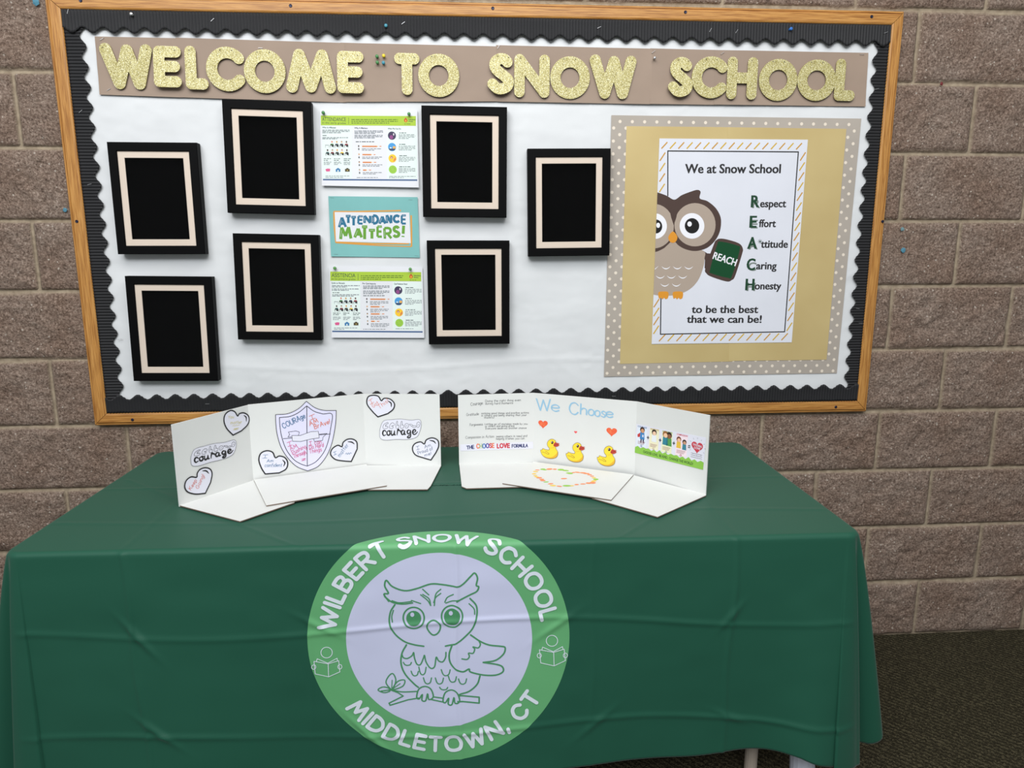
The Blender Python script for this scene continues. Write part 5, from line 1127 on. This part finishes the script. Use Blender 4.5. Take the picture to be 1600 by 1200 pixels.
for (x, y, rx, lb) in ((152, 306, 44, 'red-orange heart on the left'), (724, 370, 46, 'red-orange heart on the right'), (424, 374, 14, 'tiny pink-red heart in the middle')):
    mb = MB(pn); c = X(x, y); mb.poly([(c[0]+a*rx*kk, c[1]+b*rx*kk*.92) for a, b in heart_pts(40)], RH if rx > 20 else col('pink_red_heart', 236, 92, 96), .0003)
    if rx > 20:
        for i in range(16):
            a = random.uniform(-.6, .6); b = random.uniform(-.4, .4); mb.stroke([(c[0]+(a-.12)*rx*kk, c[1]+(b-.08)*rx*kk), (c[0]+(a+.12)*rx*kk, c[1]+(b+.10)*rx*kk)], .0010, OH, .0004)
    o = mb.build('coloured_heart', parent=br); o['label'] = lb
DY = col('duck_yellow', 246, 214, 58, .5); DS = col('duck_ochre', 226, 176, 52, .5); DBk = col('duck_beak_red', 186, 66, 52, .5); DL = col('duck_outline', 120, 100, 50, .6); DE = col('duck_eye_brown', 60, 34, 28, .4)
def duck(x, y, s_, label):
    """x, y: photo close-up point of the breast centre"""
    T = lambda pts: [X(x+a*s_, y+b*s_) for a, b in pts]; mb = MB(pn)
    body = [(-74, -28), (-60, -30), (-56, -42), (-44, -38), (-28, -32), (-4, -30), (0, -44), (-14, -62), (-18, -86), (-6, -108), (20, -120), (46, -110), (54, -88), (50, -66), (54, -40), (68, -18), (70, 8), (58, 30), (28, 42), (-10, 40), (-44, 26), (-64, 4)]
    b = [tuple(p) for p in catmull(T(body), True, 5)]; mb.slab(b, DY, .0005, .0010); mb.stroke(b+[b[0]], .0010, DL, .0012)
    mb.poly([tuple(p) for p in catmull(T([(-50, 18), (-20, 30), (24, 28), (56, 4), (66, -14), (69, 8), (57, 29), (28, 41), (-10, 39), (-43, 25)]), True, 5)], DS, .0011)
    mb.stroke(catmull(T([(-60, -14), (-34, -6), (-14, 4), (-2, 2), (-20, -14), (-34, -20)]), False, 5), .0009, DL, .0013); mb.stroke(catmull(T([(50, -66), (34, -50), (12, -46)]), False, 4), .0009, DS, .0013)
    mb.poly([tuple(p) for p in catmull(T([(38, -82), (50, -94), (64, -88), (84, -84), (74, -76), (84, -70), (66, -58), (46, -58), (34, -66)]), True, 5)], DBk, .0014); mb.stroke(catmull(T([(40, -70), (58, -74), (76, -77)]), False, 4), .0009, col('beak_dark', 120, 40, 36), .0016)
    for (a, b_, r, m_, h) in ((24, -92, 10, DE, .0014), (21, -96, 3.2, CUT, .0016)): mb.poly(T([(a+r*math.cos(t), b_+r*1.25*math.sin(t)) for t in np.linspace(0, 2*PI, 19)[:-1]]), m_, h)
    o = mb.build('duck_cutout', parent=br); o['label'] = label
duck(206, 552, 1., 'yellow paper duck on the left'); duck(418, 582, 1., 'yellow paper duck in the middle'); duck(680, 613, 1.03, 'yellow paper duck on the right')
# ring of little seeds drawn as a heart on the middle base flap
fp = table_plane(TZ+.0026+TH+TH+.0006); X = lambda x, y: fp.px(*K(x, y)); mb = MB(fp)
SEQ = [(360, 715, 'g'), (340, 695, 'g'), (300, 688, 'g'), (250, 684, 'o'), (205, 683, 'o'), (165, 688, 'g'), (150, 684, 'g'), (105, 690, 'o'), (90, 703, 'y'), (78, 722, 'y'), (88, 738, 'y'), (100, 748, 'y'), (120, 755, 'o'), (140, 768, 'o'), (150, 778, 'o'), (178, 790, 'g'), (215, 805, 'o'), (235, 820, 'y'), (288, 826, 'o'), (350, 822, 'g'), (388, 822, 'y'), (432, 812, 'o'), (485, 807, 'o'), (530, 800, 'o'), (565, 797, 'o'), (575, 782, 'y'), (592, 768, 'g'), (575, 755, 'y'), (560, 742, 'o'), (540, 730, 'o'), (515, 720, 'o'), (485, 714, 'o'), (440, 710, 'o'), (405, 712, 'o'), (376, 718, 'g'), (326, 762, 'o')]
CMAP = {'g': col('leaf_pencil', 150, 200, 84, .8), 'o': col('orange_pencil', 236, 146, 100, .8), 'y': col('yellow_pencil', 236, 200, 96, .8)}
for i, (x, y, c_) in enumerate(SEQ):
    if i == len(SEQ)-1: mb.build('seed_heart_drawing', parent=br); mb = MB(fp)
    c = X(x, y); rx = random.uniform(.0060, .0095)*(1.5 if (x, y) == (350, 822) else 1); mb.ellipse(c, rx, rx*random.uniform(.55, .9), CMAP[c_], .0002+.00003*(i % 5), 12, random.uniform(-.6, .6))
mb.build('centre_dot', parent=br)
# choosing love card
pn = PR[2]; K = crop(820, 605, 300/1600); X = lambda x, y: pn.px(*K(x, y)); kk = np.linalg.norm(np.array(X(1200, 500))-X(1200, 400))/100
mb = MB(pn); cc = [X(932, 305), X(1512, 420), X(1487, 688), X(918, 545)]; mb.slab(cc, CUT, .0004, .0008)
C4 = [np.array(p) for p in cc]; L = lambda u, v: tuple((C4[3]*(1-u)+C4[2]*u)*(1-v)+(C4[0]*(1-u)+C4[1]*u)*v); LR = np.linalg.norm(C4[1]-C4[0])
LGR = col('card_green', 140, 194, 76); 
gp = [L(0, 0), L(1, 0)]+[L(1-k/24, .20+(.06 if k % 2 else .0)+(.03 if k % 5 == 0 else 0)) for k in range(25)]; mb.poly(gp, LGR, .0010)
mb.tri_text('CHOOSE LOVE,  BE KIND,  CHANGE THE WORLD!', L(.13, .065), L(.86, .065), LR*.033, col('card_dark_green', 52, 90, 40), .0012, .02)
cards = [(.02, .17, (224, 232, 244), 'COURAGE', (40, 90, 150)), (.21, .35, (236, 232, 198), 'GRATITUDE', (190, 160, 90)), (.395, .545, (232, 234, 196), 'FORGIVENESS', (120, 150, 70)), (.60, .76, (244, 224, 232), 'COMPASSION', (190, 60, 90))]
for i, (u0, u1, bg, ttl, tc_) in enumerate(cards):
    mb.poly([L(u0, .26), L(u1, .26), L(u1, .95), L(u0, .95)], col('card_tint%d' % i, *bg), .0010); mb.tri_text(ttl, L(u0+.005, .905), L(u1-.005, .905), LR*.020, col('card_title%d' % i, *tc_), .0012, .02)
    for r_ in range(3): mb.stroke([L(u0+.02, .43-r_*.04), L(u1-.02-.01*r_, .43-r_*.04)], .0012, col('card_tiny_red', 170, 120, 120), .0012)
    um = (u0+u1)/2; mb.poly([tuple(np.array(L(um, .285))+np.array((math.cos(t), math.sin(t)))*LR*.014) for t in np.linspace(0, 2*PI, 17)[:-1]], col('card_dot%d' % i, *tc_), .0012); mb.poly([tuple(np.array(L(um, .285))+np.array((math.cos(t), math.sin(t)))*LR*.008) for t in np.linspace(0, 2*PI, 17)[:-1]], CUT, .0014)
for u in (.19, .372, .572): mb.stroke([L(u-.014, .62), L(u+.014, .62)], .0022, INK, .0012); mb.stroke([L(u, .575), L(u, .665)], .0022, INK, .0013)
mb.stroke([L(.775, .64), L(.80, .64)], .0020, INK, .0012); mb.stroke([L(.775, .59), L(.80, .59)], .0020, INK, .0012)
def kid(u, v, s_, hair, skin, shirt, nm, cape=None):
    B = lambda pts: [tuple(np.array(L(u, v))+np.array(p)*LR*s_) for p in pts]
    cir = lambda cx, cy, rx, ry: [(cx+rx*math.cos(t), cy+ry*math.sin(t)) for t in np.linspace(0, 2*PI, 21)[:-1]]
    if cape: mb.poly(B([(-.02, .02), (-.075, -.02), (-.07, -.055), (-.02, -.04)]), col('cape_red', 196, 60, 56), .0011)
    mb.poly(B([(-.03, .02), (.03, .02), (.036, -.07), (-.036, -.07)]), col(nm+'_shirt', *shirt), .0012); mb.poly(B(cir(0, .052, .036, .038)), col(nm+'_hair', *hair), .0013); mb.poly(B(cir(0.003, .040, .026, .026)), col(nm+'_skin', *skin), .0014)
    if cape:
        mb.poly(B([(-.024, -.07), (-.004, -.07), (-.008, -.12), (-.03, -.12)]), col(nm+'_leg', 60, 60, 90), .0012); mb.poly(B([(.004, -.07), (.026, -.07), (.034, -.12), (.014, -.12)]), col(nm+'_leg', 60, 60, 90), .0012); mb.poly(B([(.0, -.01), (.02, -.01), (.02, -.04), (0, -.04)]), CUT, .0013)
kid(.10, .70, 1., (60, 40, 34), (206, 150, 110), (60, 130, 190), 'kid_a', True); kid(.28, .70, 1., (50, 34, 30), (240, 200, 170), (230, 234, 240), 'kid_b'); kid(.445, .70, 1.1, (150, 100, 56), (240, 196, 160), (50, 130, 150), 'kid_c'); kid(.50, .69, 1.1, (40, 30, 28), (140, 92, 64), (80, 150, 80), 'kid_d'); kid(.64, .66, .9, (110, 60, 44), (240, 190, 160), (230, 190, 70), 'kid_e'); kid(.72, .62, .8, (50, 36, 32), (200, 150, 120), (60, 130, 150), 'kid_f')
hc = np.array(L(.895, .66)); HRD = col('card_heart_red', 200, 60, 76); mb.poly([tuple(hc+np.array(p)*LR*.082) for p in heart_pts(40)], HRD, .0012)
for k in range(12): t = 2*PI*k/12; d_ = np.array((math.cos(t), math.sin(t))); mb.stroke([tuple(hc+d_*LR*.098), tuple(hc+d_*LR*.112)], .0008, GREYINK, .0011)
mb.tri_text('CHOOSING', tuple(hc+np.array((-.058, .014))*LR), tuple(hc+np.array((.062, .002))*LR), LR*.024, CUT, .0015, .03); mb.tri_text('LOVE', tuple(hc+np.array((-.038, -.024))*LR), tuple(hc+np.array((.042, -.032))*LR), LR*.028, CUT, .0015, .03)
for r_ in range(3): mb.stroke([L(.82, .44-r_*.06), L(.97, .44-r_*.06)], .0009, GREYINK, .0012)
mb.build('love_card', parent=br)
